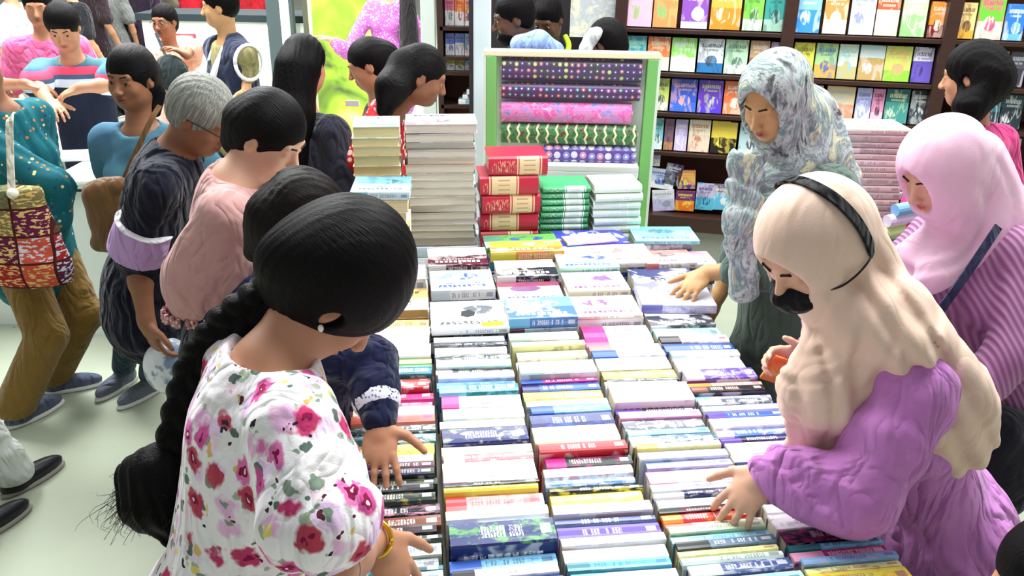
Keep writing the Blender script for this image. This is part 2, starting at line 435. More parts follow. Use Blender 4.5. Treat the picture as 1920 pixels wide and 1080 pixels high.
def cname(c): return min(CN, key=lambda k: sum((a-b)**2 for a, b in zip(k[1], c)))[0]
_seed = random.Random(4)
def book(M, size, c1, c2=None, c3=None, kind='soft', name='book', label=None, cat='book', group=None, pages=True, pc=(236, 226, 204)):
    c, p = PROTO[kind]; o = c.copy(); o.name = name; COL.objects.link(o)
    o.matrix_world = M @ mathutils.Matrix.Diagonal((*[float(s) for s in size], 1))
    c2 = c2 or c1; lum = sum(c1)/3
    c3 = c3 or ((250, 250, 248) if lum < 150 else _seed.choice([(60, 60, 70), (190, 40, 50), (40, 80, 160), (30, 30, 30), (120, 60, 130)]))
    o['c1'] = lin(c1); o['c2'] = lin(c2); o['c3'] = lin(c3); o['seed'] = _seed.random()
    if pages:
        q = p.copy(); q.name = 'pages'; COL.objects.link(q); q.parent = o; q['pc'] = lin(pc)
    tag(o, label, cat, group); ALLB.append(o); return o
def basis(loc, x, y, z):
    return mathutils.Matrix(((x[0], y[0], z[0], loc[0]), (x[1], y[1], z[1], loc[1]), (x[2], y[2], z[2], loc[2]), (0, 0, 0, 1)))
# column edges across the table and the strips of each, nearest first: (py of near edge, main colour, second colour)
EDGE = [(-.186, .033), (.042, .258), (.266, .482), (.492, .706), (.716, .925)]
K, W_, G = (24, 26, 34), (244, 244, 246), (150, 155, 165)
NAVY, BLU, SKY, TEAL, AQ, MINT = (34, 44, 104), (48, 92, 180), (130, 195, 235), (40, 120, 130), (150, 222, 226), (178, 228, 208)
RED, MAG, PNK, SAL, YEL, PY, CRM, TAN = (200, 40, 50), (200, 40, 128), (240, 170, 200), (232, 128, 118), (236, 222, 80), (242, 238, 170), (244, 236, 214), (214, 176, 112)
PUR, LIL, OL, DG, BRN, SG, MAR, PB, ORG = (92, 66, 158), (204, 198, 236), (140, 134, 70), (34, 54, 50), (120, 66, 44), (206, 216, 190), (96, 30, 54), (206, 226, 242), (240, 140, 50)
COLS = [
 [(1190, NAVY, W_), (1150, W_, BLU), (1115, PB, NAVY), (1085, TEAL, K), (1066, G, W_), (1044, SG, (190, 200, 180)), (1020, DG, CRM), (1003, K, MAR), (985, BRN, (150, 80, 60)), (962, K, PNK), (942, DG, (200, 180, 90)), (922, K, (80, 90, 90)), (906, DG, OL), (893, DG, PUR), (879, MAR, (60, 20, 40)), (866, W_, SKY), (848, YEL, K), (828, TEAL, W_), (808, DG, W_), (792, SAL, (220, 110, 90)), (774, W_, CRM), (757, PNK, K), (748, MAG, RED), (734, RED, W_), (718, BRN, DG), (706, TEAL, NAVY), (690, (90, 170, 110), TEAL), (678, (170, 200, 130), SAL), (668, W_, CRM), (652, W_, SAL), (642, CRM, W_), (628, CRM, W_), (612, TAN, CRM)],
 [(1190, W_, SKY), (1150, MINT, TEAL), (1118, BLU, W_), (1080, W_, K), (1060, SKY, BLU), (1036, NAVY, (120, 200, 90)), (990, PB, BLU), (972, W_, CRM), (950, (196, 160, 160), RED), (918, YEL, (220, 214, 90)), (906, K, G), (899, W_, PNK), (874, CRM, W_), (858, (240, 160, 170), W_), (844, CRM, W_), (828, NAVY, (200, 210, 180)), (800, SG, PY), (785, W_, PB), (764, MINT, MAG), (740, TEAL, SKY), (722, (110, 160, 220), BLU), (708, W_, LIL), (696, K, PNK), (687, MINT, SKY), (672, DG, W_), (660, W_, CRM), (645, K, G), (638, PB, W_)],
 [(1190, SKY, W_), (1150, NAVY, PB), (1118, CRM, W_), (1088, W_, AQ), (1062, (80, 170, 200), TEAL), (1044, W_, CRM), (1018, W_, LIL), (1002, PUR, (60, 50, 110)), (978, (70, 84, 130), NAVY), (960, W_, LIL), (940, YEL, PY), (918, K, YEL), (906, (90, 140, 190), W_), (890, W_, RED), (870, DG, MAG), (852, RED, (150, 20, 30)), (834, PY, YEL), (826, W_, CRM), (796, NAVY, BLU), (772, SKY, BLU), (758, W_, PB), (747, OL, (190, 180, 100)), (728, BLU, NAVY), (714, MAG, BLU), (707, W_, MINT), (684, CRM, W_), (668, SG, (190, 210, 180)), (655, PY, CRM), (646, TEAL, K), (636, W_, MINT)],
 [(1190, W_, BLU), (1150, SG, DG), (1118, AQ, W_), (1086, W_, CRM), (1070, (66, 86, 140), W_), (1050, (214, 236, 226), W_), (1032, PY, (200, 200, 120)), (1022, (100, 126, 150), K), (1006, AQ, PB), (992, (190, 230, 190), PY), (978, CRM, SAL), (970, RED, ORG), (950, MAR, DG), (942, (200, 226, 222), W_), (926, NAVY, W_), (916, (190, 190, 196), W_), (902, W_, PNK), (878, LIL, (150, 170, 220)), (866, PB, W_), (852, K, BRN), (843, PY, YEL), (833, (50, 90, 110), W_), (814, SKY, AQ), (803, (90, 94, 104), W_), (782, (214, 150, 200), PNK), (768, K, PUR), (758, W_, CRM), (724, PB, W_), (712, K, W_), (707, OL, (190, 200, 140)), (690, W_, CRM), (668, LIL, BLU), (654, W_, SAL), (642, W_, MAG)],
 [(1190, K, W_), (1150, W_, CRM), (1122, LIL, W_), (1096, YEL, ORG), (1064, PY, K), (1052, (130, 180, 225), LIL), (1038, MAG, PNK), (1020, SKY, TEAL), (1006, K, MAG), (982, W_, G), (952, CRM, W_), (934, MAR, CRM), (918, W_, PB), (898, LIL, W_), (880, W_, NAVY), (858, NAVY, W_), (842, W_, CRM), (820, K, PUR), (808, (90, 130, 200), W_), (794, W_, CRM), (777, BLU, PUR), (766, W_, PB), (754, (84, 92, 110), W_), (744, LIL, SKY), (733, K, BRN), (722, (240, 205, 170), ORG), (710, PUR, LIL), (690, W_, LIL), (666, W_, MINT), (655, BLU, NAVY), (640, W_, K), (627, AQ, W_)],
]
def s_of(vc, py, z=TOPZ):
    lo, hi = .3, 6.0
    for _ in range(40):
        m = (lo+hi)/2
        if proj(T(m, vc, z))[1] > py: lo = m
        else: hi = m
    return lo
ORD = ['first', 'second', 'third', 'fourth', 'fifth', 'sixth', 'seventh', 'eighth', 'ninth', 'tenth']
CTXT = ['leftmost row', 'second row from the left', 'middle row', 'second row from the right', 'rightmost row']
rnd = random.Random(11)
COLEND = []
for ci, strips in enumerate(COLS):
    v0, v1 = EDGE[ci]; vc = (v0+v1)/2
    ends = [628 if ci else 600, 634, 628, 610, 615]
    ss = [s_of(vc, y) for y, _, _ in strips]+[s_of(vc, ends[ci]-6)]
    COLEND.append(ss[-1])
    names = [cname(c1) for _, c1, _ in strips]
    for i, (y, c1, c2) in enumerate(strips):
        t = ss[i+1]-ss[i]-.0025; wd = v1-v0
        L = wd*rnd.uniform(.93, .995); off = rnd.uniform(-.5, .5)*(wd-L)
        H = .145+rnd.uniform(-.006, .006)+(.014 if rnd.random() < .12 else 0)
        if ci == 1 and y == 1036: H = .172
        s = (ss[i]+ss[i+1])/2
        ang = rnd.uniform(-.012, .012)+(.03*sin(s*2) if ci != 2 else 0)
        x = tv*cos(ang)+tu*sin(ang); yv = tu*cos(ang)-tv*sin(ang)
        Mx = basis(T(s, vc+off, TABLE_Z+H/2), x, yv, V(0, 0, 1))
        nb = f'between {names[i-1]} and {names[i+1] if i+1 < len(names) else "the flat pile"}' if i else 'at the near table end'
        book(Mx, (L, t, H), c1, c2, kind='hard' if rnd.random() < .25 else 'soft', label=f'{names[i]} spine-up book, {CTXT[ci]}, {nb}', group='books standing spine up on the table', pages=True)

# flat-lying books behind the rows, (column, near y px) piles of spines facing the viewer
def flat(s, v, z, L, D, t, c1, c2, c3=None, rz=0, label=None, face_spine=True, kind='soft', name='book', cat='book', group=None, pc=(240, 234, 220)):
    """a book lying on its back cover: long side across the table, spine (or fore edge) toward the viewer"""
    a = R(rz); x = tv*cos(a)+tu*sin(a); dpt = tu*cos(a)-tv*sin(a)
    zz = -dpt if face_spine else dpt
    y = np.cross(zz, x)
    return book(basis(T(s, v, z+t/2), x, y, zz), (L, t, D), c1, c2, c3, kind, name, label, cat, group, pc=pc)
def pile(s, v, z0, items, D, side, group, jit=.003, rz=0, spines=True, pc=(240, 234, 220), kind='soft'):
    z = z0; n = len(items)
    for i, it in enumerate(items):
        t, c1, c2 = it[:3]; L = it[3] if len(it) > 3 else .24
        pos = 'at the bottom' if i == 0 else ('on top' if i == n-1 else f'just above the {cname(items[i-1][1])} one')
        sp = spines if isinstance(spines, bool) else spines[i]
        flat(s+rnd.uniform(-jit, jit), v+rnd.uniform(-jit, jit), z, L*rnd.uniform(.97, 1.0), D, t-.0008, c1, c2, rz=rz+rnd.uniform(-.8, .8), face_spine=sp, kind=kind,
             label=f'{cname(c1)} book lying flat {side}, {pos}', group=group, pc=pc)
        z += t
    return z
G1 = 'books lying flat at the back of the table'
# column piles at the back (depths follow the rows on from the standing books)
def vrow(ci): return (EDGE[ci][0]+EDGE[ci][1])/2
# second row from left: flat white book with a small dark drawing, over two slate ones
sA = COLEND[1]+.12
zz = pile(sA, vrow(1), TABLE_Z, [(.045, W_, K), (.03, NAVY, G), (.04, W_, PB), (.03, K, G)], .19, 'under the white drawing book', G1)
flat(sA-.01, vrow(1)+.005, zz, .235, .2, .022, (240, 242, 244), (232, 240, 245), (60, 70, 80), label='white flat book with a small dark drawing and a yellow patch on its cover', pc=W_)
# marks on that cover: an ink figure, a yellow patch
zc = zz+.0222
def patch(s, v, z, pts, col, nm, parent=None):
    mb = MB(); n = len(pts); top = [T(s+b, v+a, z) for a, b in pts]; bot = [T(s+b, v+a, z-.0012) for a, b in pts]
    mb.add(top+bot, [tuple(range(n)), tuple(range(2*n-1, n-1, -1))]+[(i, n+i, n+(i+1) % n, (i+1) % n) for i in range(n)])
    return mb.build(nm, plain('ink', col), parent)
wb = ALLB[-1]
patch(sA-.01, vrow(1)+.0, zc+.0008, [(-.02, -.01), (.0, -.022), (.022, -.012), (.026, .012), (.008, .03), (-.016, .022)], (46, 50, 56), 'cover_drawing', wb)
patch(sA-.01, vrow(1)+.07, zc+.0008, [(-.03, -.09), (.036, -.088), (.036, -.06), (-.03, -.062)], (240, 190, 40), 'cover_label', wb)
ROWB = {0: [(.05, TAN, CRM), (.03, K, G), (.055, CRM, W_), (.03, W_, PB), (.03, LIL, W_)], }
def backpile(ci, s, items, D=.17, w=None, txt='', vofs=0, **k):
    its = [(t, a, b, (w or (EDGE[ci][1]-EDGE[ci][0]))) for t, a, b in items]
    return pile(s, vrow(ci)+vofs, TABLE_Z, its, D, txt, G1, **k)
backpile(0, COLEND[0]+.11, [(.04, TAN, CRM), (.035, TAN, YEL), (.025, CRM, W_), (.03, CRM, W_), (.03, TAN, CRM)], txt='behind the leftmost row', spines=False, pc=(222, 190, 130))
backpile(0, COLEND[0]+.33, [(.045, W_, K), (.04, PB, NAVY), (.04, CRM, W_), (.05, W_, G)], txt='in the second leftmost pile')
backpile(1, sA+.25, [(.05, W_, NAVY), (.04, W_, G), (.045, NAVY, W_), (.04, W_, PB)], txt='behind the white drawing book', w=.215)
backpile(1, sA+.47, [(.05, W_, MAR), (.05, MAR, K), (.045, W_, PB), (.03, MAR, W_)], txt='below the tall cream stack', w=.22)
# middle row back
backpile(2, COLEND[2]+.09, [(.06, W_, MINT), (.045, NAVY, SKY), (.05, (170, 190, 200), MAR), (.036, (60, 112, 190), (110, 170, 225))], D=.15, txt='behind the middle row')
backpile(2, COLEND[2]+.27, [(.06, W_, TEAL), (.045, TEAL, G), (.06, (188, 230, 220), (150, 70, 90))], D=.16, txt='in the second middle pile')
backpile(2, COLEND[2]+.435, [(.07, W_, K), (.06, NAVY, K), (.055, (26, 34, 50), W_)], D=.145, w=.215, txt='in the third middle pile', vofs=.0)
backpile(2, 2.81, [(.07, K, W_), (.06, BLU, NAVY), (.035, (40, 80, 150), TEAL), (.04, ORG, YEL)], D=.11, w=.275, txt='beside the long white magazine', vofs=.022)
# second from right back
backpile(3, COLEND[3]+.09, [(.06, W_, MAG), (.045, RED, SAL), (.05, W_, CRM), (.012, CRM, W_)], D=.15, txt='behind the second row from the right')
backpile(3, COLEND[3]+.27, [(.06, W_, TEAL), (.045, CRM, AQ), (.04, CRM, K), (.03, CRM, W_)], D=.16, txt='in the second pile from the right')
backpile(3, COLEND[3]+.43, [(.06, W_, K), (.04, LIL, W_), (.03, SAL, RED), (.03, MINT, W_), (.03, MINT, SG)], D=.135, txt='behind the cream pile')
# right back
backpile(4, COLEND[4]+.06, [(.05, K, W_), (.04, BLU, NAVY), (.055, (60, 64, 72), W_)], D=.10, txt='behind the rightmost row')
zr = TABLE_Z+.145
flat(COLEND[4]+.19, vrow(4)+.02, zr, .24, .2, .03, (208, 208, 242), (124, 126, 206), W_, rz=-6, label='white and violet flat book the woman in the grey headscarf touches', pc=W_)
zv = pile(COLEND[4]+.21, vrow(4)+.02, TABLE_Z, [(.07, W_, K, .23), (.07, BRN, K, .23)], .16, 'under the violet flat book', G1)
backpile(4, COLEND[4]+.385, [(.06, K, W_), (.045, K, BRN), (.05, K, NAVY)], D=.13, w=.23, txt='below the touching hand', vofs=.04)
zb = backpile(4, COLEND[4]+.525, [(.05, W_, K), (.04, NAVY, W_), (.03, W_, PY), (.025, NAVY, BLU), (.025, W_, SAL)], D=.13, w=.19, txt='at the far right edge', vofs=.10)
# large magazines spread over the back
MG = 'magazines spread over the back of the table'
sM = COLEND[3]+.64
def mag(s, v, z, L, D, t, c1, c2, c3, rz, label): return flat(s, v, z, L, D, t, c1, c2, c3, rz, label, name='magazine', cat='magazine', group=MG)
p_ = pile(2.838, .69, TABLE_Z, [(.05, W_, G, .25), (.05, BLU, W_, .25), (.05, W_, PB, .25)], .12, 'under the long white magazine', G1)
mag(2.80, .70, p_, .33, .19, .02, W_, (190, 205, 235), SAL, 0, 'long white and pale blue magazine beside the orange one')
p2 = pile(2.825, 1.0, TABLE_Z, [(.05, W_, G, .22), (.045, NAVY, W_, .23), (.04, W_, PNK, .23)], .13, 'at the far right table corner', G1)
mag(2.985, .97, TABLE_Z+.16, .25, .165, .016, AQ, (110, 205, 215), (60, 110, 140), -4, 'aqua blue magazine lying at the foot of the green rack post')
pile(2.985, .96, TABLE_Z, [(.08, W_, G, .22), (.0795, G, W_, .22)], .155, 'under the aqua magazine', G1)
p3 = pile(2.975, .675, TABLE_Z, [(.08, W_, G, .26), (.08, LIL, W_, .26)], .155, 'under the violet magazine', G1)
mag(2.975, .675, p3, .27, .165, .014, (70, 70, 190), (60, 60, 170), W_, 2, 'deep violet magazine with a white patch, below the green and white stacks')
mag(2.93, .66, p3+.0155, .2, .08, .01, (240, 240, 246), LIL, PNK, 8, 'white leaflet lying across the violet magazine')
p4 = backpile(2, 2.935, [(.08, W_, G), (.07, BLU, W_)], D=.12, w=.28, txt='under the blue and white magazine', vofs=.02)
mag(2.93, vrow(2)+.022, p4+.001, .28, .14, .03, (226, 240, 250), (110, 190, 90), BLU, 1, 'white and blue magazine with a green corner, in front of the red volumes')

# tall stacks: fore edges toward us
STK = [(.034, W_, K), (.03, CRM, G), (.026, TAN, SG), (.018, W_, LIL), (.03, CRM, K), (.03, CRM, G), (.034, CRM, SG), (.034, W_, K), (.03, CRM, SG), (.024, CRM, W_), (.034, W_, K), (.028, TAN, ORG), (.030, W_, G), (.026, CRM, K), (.034, W_, K), (.034, W_, PNK)]
bs = T(0, 0, 0)
def tall(px, py, Y, items, txt, L, D, group, z0, spines=False, pc=(242, 236, 218), pcs=None, kind='soft', jit=.006):
    P = at(px, py, Y); s, v = P@tu, P@tv; z = z0
    n = len(items)
    for i, it in enumerate(items):
        t, c1, c2 = it[:3]
        pos = 'at its bottom' if i == 0 else ('on its top' if i == n-1 else f'above the {cname(items[i-1][1])} one' if i < 5 else f'{ORD[min(n-2-i,9)]} below its top')
        flat(s+rnd.uniform(-jit, jit), v+rnd.uniform(-jit, jit), z, L*rnd.uniform(.96, 1), D, t-.001, c1, c2, it[3] if len(it) > 3 else None, rz=rnd.uniform(-2, 2), face_spine=spines, kind=kind,
             label=f'{cname(c1)} book in {txt}, {pos}', group=txt, pc=pcs[i] if pcs else pc)
        z += t
    return z, s, v
# support piles below the stacks
for (px, Y, w_, tx) in ((830, 3.1, .27, 'the tall cream stack'), (717, 3.04, .18, 'the shorter yellowed stack')):
    P = at(px, 455, Y)
    pile(P@tu, P@tv, TABLE_Z, [(.05, W_, G, w_), (.04, MAR, W_, w_), (.043, W_, PB, w_)], .2, 'under '+tx, G1)
tall(829, 455, 3.1, STK, 'the tall cream stack', .265, .19, None, .915)
tall(717, 455, 3.04, [(.05, CRM, TAN), (.05, CRM, W_), (.045, W_, TAN), (.04, CRM, W_), (.04, CRM, TAN), (.03, TAN, CRM), (.04, CRM, TAN), (.035, CRM, W_), (.04, TAN, W_), (.035, CRM, TAN), (.03, TAN, CRM), (.04, W_, MINT)], 'the shorter yellowed stack', .175, .19, None, .915, pc=(238, 222, 160))
P = at(716, 345, 2.80)
flat(P@tu, P@tv, P[2]-.03, .2, .19, .03, (196, 220, 226), (120, 180, 200), (60, 100, 130), rz=-3, label='pale blue covered book lying open-side right before the shorter yellowed stack', pc=(236, 224, 180))
tall(716, 420, 2.80, [(.04, CRM, TAN)]*0+[(.046, CRM, TAN), (.05, CRM, W_), (.04, TAN, CRM), (.045, CRM, TAN), (.046, W_, CRM), (.045, CRM, TAN)], 'the low pile below the pale blue book', .2, .19, None, P[2]-.03-.272, pc=(236, 224, 180))

# thick red and cream volumes, spines out
def volume_mat(name, base, label_c, dark, lo, hi):
    n = NM(name, .4, .4); p = n.coord(); x, y, z = n.sep(p)
    inlab = n.math('MULTIPLY', n.math('GREATER_THAN', x, lo), n.math('LESS_THAN', x, hi))
    c = n.mix(inlab, lin(base), lin(label_c))
    b1 = n.math('LESS_THAN', n.math('ABSOLUTE', n.math('SUBTRACT', x, lo-.03)), .012); b2 = n.math('LESS_THAN', n.math('ABSOLUTE', n.math('SUBTRACT', x, hi+.03)), .012)
    st = n.noise(n.comb(n.math('MULTIPLY', x, 60), n.math('MULTIPLY', y, 3), 0), 1, 1)
    txt = n.math('MULTIPLY', n.math('GREATER_THAN', st, .56), n.math('MULTIPLY', n.math('LESS_THAN', x, lo-.06), n.math('GREATER_THAN', x, -.44)))
    txt = n.math('MULTIPLY', txt, n.math('LESS_THAN', n.math('ABSOLUTE', y), .3))
    lns = n.math('MULTIPLY', inlab, n.math('MULTIPLY', n.math('GREATER_THAN', n.math('SINE', n.math('MULTIPLY', y, 26)), .6), n.math('LESS_THAN', n.math('ABSOLUTE', n.math('SUBTRACT', x, (lo+hi)/2)), .1)))
    c = n.mix(n.math('MAXIMUM', n.math('MAXIMUM', b1, b2), n.math('MULTIPLY', txt, .7)), c, lin(label_c)); c = n.mix(n.math('MULTIPLY', lns, .5), c, lin(dark))
    nn = n.sep(n.coord('Normal')); c = n.mix(n.math('GREATER_THAN', n.math('ABSOLUTE', nn[1]), .6), c, lin(base))
    return n.color(c)
VM = volume_mat('red_volume', (190, 36, 62), (232, 205, 160), (120, 60, 40), 0.02, .36); VM2 = volume_mat('red_volume_flipped', (190, 36, 62), (232, 205, 160), (120, 60, 40), -.3, .12)
GM = volume_mat('green_volume', (70, 170, 110), (226, 244, 232), (40, 120, 80), .0, .36); GM2 = volume_mat('white_green_volume', (222, 240, 226), (240, 250, 244), (60, 150, 90), .1, .2)
def volumes(px, py, Y, n, t, L, D, mats, txt, colname, jit=.008, offs=None):
    P = at(px, py, Y); s, v = P@tu, P@tv; z = P[2]
    src = None
    for i in range(n):
        nm = 'on top' if i == n-1 else 'at the bottom' if i == 0 else f'{ORD[i]} from the bottom'
        o = flat(s+rnd.uniform(-jit, jit), v+(offs[i] if offs else rnd.uniform(-jit, jit)), z, L, D, t-.001, (190, 36, 62), (190, 36, 62), rz=rnd.uniform(-2, 2), kind='hard', label=f'{colname} thick volume in {txt}, {nm}', group=txt, pc=(246, 240, 232))
        if i % len(mats) == 0 or True:
            key = mats[i % len(mats)]
            if key.name not in PROTO:
                me = PROTO['hard'][0].data.copy(); me.materials.clear(); me.materials.append(key); PROTO[key.name] = me
            o.data = PROTO[key.name]
        z += t
    return z
Pz = at(948, 455, 3.12)
pile(Pz@tu, Pz@tv, TABLE_Z, [(.05, W_, G, .24), (.05, BLU, W_, .24), (max(.02, Pz[2]-TABLE_Z-.1), W_, PB, .24)], .2, 'under the red volumes', G1)
volumes(950, 455, 3.12, 5, .0745, .225, .17, [VM, VM2, VM, VM2, VM], 'the stack of red volumes', 'red and cream', offs=[0, .002, .004, -.004, .03])
Pg = at(1050, 430, 3.2)
pile(Pg@tu, Pg@tv, TABLE_Z, [(.06, W_, G, .2), (max(.02, Pg[2]-TABLE_Z-.061), W_, PB, .2)], .17, 'under the green volumes', G1)
volumes(1052, 430, 3.2, 8, .0255, .19, .16, [GM], 'the green and white stack', 'green and white', .004)
Ph = at(1145, 440, 3.2)
pile(Ph@tu, Ph@tv, TABLE_Z, [(max(.03, Ph[2]-TABLE_Z), W_, PB, .2)], .17, 'under the pale green volumes', G1)
volumes(1146, 440, 3.2, 7, .033, .19, .16, [GM2], 'the pale green stack beside the rack', 'white-green', .004)

# ------------------------------------------------------------------ rack of patterned wrapping rolls
def dots_mat(name, bg, cols, scale, thr=.32):
    n = NM(name, .4, .4); p = n.coord('UV') if False else n.coord(); xx_, _y, zz_ = n.sep(p); v = n.voro(n.comb(xx_, zz_, 0), scale, rnd=.15); v.voronoi_dimensions = '2D'
    cell = n.ramp(n.sep(v.outputs['Color'])[0], [(i/len(cols), lin(c)) for i, c in enumerate(cols)], 'CONSTANT')
    d = v.outputs['Distance']; ring = n.math('MULTIPLY', n.math('LESS_THAN', d, thr), 1.0); core = n.math('LESS_THAN', d, thr*.4)
    return n.color(n.mix(core, n.mix(ring, lin(bg), cell), lin((240, 236, 226))))
def blotch_mat(name, cols, scale, det=3):
    n = NM(name, .45, .35); p = n.coord(); a = n.noise(p, scale, det, .6, .5)
    return n.color(n.ramp(a, [(.3+.4*i/(len(cols)-1), lin(c)) for i, c in enumerate(cols)]))
def zig_mat():
    n = NM('green_zigzag_paper', .4, .4); x, y, z = n.sep(n.coord())
    tri = n.math('PINGPONG', n.math('MULTIPLY', z, 26), .5)
    ph = n.math('FRACT', n.math('MULTIPLY', n.math('ADD', x, n.math('MULTIPLY', tri, .018)), 25))
    ln = n.math('LESS_THAN', n.math('ABSOLUTE', n.math('SUBTRACT', ph, .5)), .11)
    g = n.noise(n.coord(), 60, 2); base = n.ramp(g, [(.35, lin((60, 90, 60))), (.5, lin((70, 150, 90))), (.65, lin((120, 60, 60)))])
    return n.color(n.mix(ln, base, lin((246, 238, 190))))
RK = at(1065, 450, 3.42); RKZ0 = TABLE_Z; RYAW = R(0)
rx = nrm(V(1, -.02, 0)); ry = V(.02, 1, 0)
RKO = V(RK[0], 3.42, 0)
FR = lambda p: RKO + rx*p[0] + ry*p[1] + V(0, 0, p[2])
rack = empty('wrapping_paper_rack', FR((0, 0, TABLE_Z)), 'green and white stand holding patterned rolls behind the red and green volumes', 'rack')
xl = at(920, 300, 3.4)[0]-RKO[0]; xr = at(1210, 300, 3.4)[0]-RKO[0]; zt = at(1060, 108, 3.4)[2]
for xx in (xl, xr):
    mb = MB(); mb.box((xx-.022, -.02, TABLE_Z), (xx+.022, .03, zt), FR); mb.build('post', plain('green_post', (128, 196, 110), .45), rack, bevel=.004)
    mb = MB(); s_ = -1 if xx > 0 else 1
    mb.box((xx-s_*.024-.008, -.018, TABLE_Z), (xx-s_*.024+.008, .03, zt), FR); mb.build('post_edge_strip', plain('white_strip', (226, 238, 226), .45), rack)
mb = MB(); mb.box((xl-.03, -.02, zt), (xr+.03, .05, zt+.022), FR); mb.build('top_rail', plain('cream_rail', (240, 236, 196), .5), rack, bevel=.003)
mb = MB(); mb.box((xl, .05, TABLE_Z+.02), (xr, .06, zt), FR); mb.build('back_board', plain('white_board', (236, 238, 236), .5), rack)
mb = MB(); mb.box((xl, -.02, TABLE_Z), (xr, .06, TABLE_Z+.02), FR); mb.build('bottom_rail', plain('green_post', (128, 196, 110), .45), rack)
rolls = [(112, 157, 926, 1213, dots_mat('violet_dotted_paper', (84, 70, 96), [(120, 80, 170), (90, 80, 160), (190, 120, 150), (200, 220, 120), (90, 110, 90)], 40), 'violet roll dotted with small flowers, topmost on the green rack'),
         (160, 192, 926, 1207, dots_mat('plum_dotted_paper', (80, 62, 92), [(110, 60, 160), (200, 90, 110), (70, 120, 150), (180, 100, 180)], 40), 'plum roll dotted with red and violet, second from the rack top'),
         (195, 236, 922, 1186, blotch_mat('pink_floral_paper', [(120, 160, 220), (200, 150, 220), (244, 150, 200), (240, 90, 190), (250, 220, 230)], 26), 'pink floral roll in the middle of the green rack'),
         (237, 276, 932, 1196, zig_mat(), 'green roll with cream zigzag lines on the rack'),
         (278, 311, 1020, 1200, dots_mat('violet_heart_paper', (96, 72, 150), [(226, 220, 250), (220, 150, 190), (150, 150, 220)], 28, .4), 'violet roll with pale hearts, lower right on the rack')]
for (y0, y1, x0, x1, m, lab) in rolls:
    a = at((x0+x1)/2, y0, 3.38); b = at((x0+x1)/2, y1, 3.38); rr = (a[2]-b[2])/2; zc_ = (a[2]+b[2])/2
    xa = at(x0, (y0+y1)/2, 3.38)[0]-RKO[0]; xb = at(x1, (y0+y1)/2, 3.38)[0]-RKO[0]; xa = max(xa, xl+.042); xb = min(xb, xr-.042)
    e = empty('wrapping_paper_roll', FR((xa, -.01, zc_)), lab, 'paper roll', 'patterned rolls on the green rack')
    mb = MB(); nseg = 20
    prof = [(.028*cos(2*pi*k/nseg)*(1 if abs(cos(2*pi*k/nseg)) > .4 else 1), rr*.97*sin(2*pi*k/nseg)) for k in range(nseg)]
    mb.add([FR((xx, p[0]+.012, zc_+p[1])) for xx in (xa, xb) for p in prof], [(k, (k+1) % nseg, nseg+(k+1) % nseg, nseg+k) for k in range(nseg)]+[tuple(range(nseg))[::-1], tuple(range(nseg, 2*nseg))])
    mb.build('paper', m, e, smooth=False)
    mb = MB(); mb.tube([FR((xa-.006, .012, zc_)), FR((xb+.006, .012, zc_))], .012, 10); mb.build('cardboard_core', plain('cardboard', (226, 214, 190)), e)
for i, (y0, y1) in enumerate(((312, 322), (322, 334))):
    a = at(1110, (y0+y1)/2, 3.36)
    mb = MB(); mb.box((at(1025, 320, 3.36)[0]-RKO[0], -.06, a[2]-.013), (xr-.03, .03, a[2]+.013), FR)
    tag(mb.build('paper_ream', plain('white_paper', (240, 244, 240)), bevel=.003), ['lower white ream lying on the green and pale green volumes', 'upper white ream below the violet heart roll'][1-i], 'paper pack', 'white reams in the rack')

# ------------------------------------------------------------------ poles
def pole(px0, Y, r, c, label, z1=4.2, px1=None, square=True, z0=0):
    a = at(px0, 300, Y); mb = MB(); mb.box((a[0]-r, Y-r, z0), (a[0]+r, Y+r, z1))
    tag(mb.build('pole', plain('pole_'+str(c[0]), c, .35), bevel=.004), label, 'pole')
pole(904, 3.62, .036, (214, 228, 236), 'pale blue-grey square pole rising left of the green rack')
pole(809, 5.6, .045, (206, 214, 206), 'grey square pole beside the magenta top, left of the small bookshelf')
pole(558, 8.2, .035, (244, 244, 236), 'thin white pole above the dark long-haired woman')
mb = MB(); a = at(553, 40, 8.6); mb.box((a[0]-.28, 8.6, 0), (a[0]-.02, 8.7, 3.2)); tag(mb.build('partition_panel', plain('slate_panel', (70, 84, 86))), 'dark slate partition panel behind the thin white pole', 'panel')
mb = MB(); a = at(590, 40, 8.9); mb.box((a[0]-.12, 8.9, 0), (a[0]+.1, 9.0, 3.2)); tag(mb.build('partition_panel', plain('grey_olive_panel', (130, 130, 112))), 'grey-olive partition panel just right of the thin white pole', 'panel')

# ------------------------------------------------------------------ bookshelves
SA = V(.608, 5.0, 0); SB = V(2.662, 4.6, 0); sw = nrm(SB-SA); sn = V(-sw[1], sw[0], 0)   # sn points away from us
SF = lambda p: SA + sw*p[0] + sn*p[1] + V(0, 0, p[2])
def shelf_hit(px, py, off=0):
    d = ray(px, py); o = SA+sn*off; t = ((o-cam_pos)@sn)/(d@sn); P = cam_pos+d*t; return (P-SA)@sw, P[2]
wood = NM('dark_wood', .4, .4); _p = wood.coord(); wood.color(wood.mix(wood.noise(wood.mapping(_p, (1, 1, 9)), 5, 4, .6, .5), lin((42, 26, 22)), lin((66, 40, 30)))); wood = wood.m
brown = plain('shelf_back', (92, 50, 34), .6)
shelf = empty('bookshelf', SF((1.4, 0, 0)), 'dark wooden wall bookshelf with books facing outward, behind the headscarved women', 'bookshelf')
rowz = [shelf_hit(1310, y)[1] for y in (62, 145, 215, 290)]
rowz = [shelf_hit(1310, 57)[1], shelf_hit(1310, 139)[1], shelf_hit(1300, 214)[1], shelf_hit(1300, 288)[1]]
wl = shelf_hit(1163, 60)[0]; wm = [shelf_hit(1478, 60)[0], shelf_hit(1782, 60)[0]]; wr = 3.6
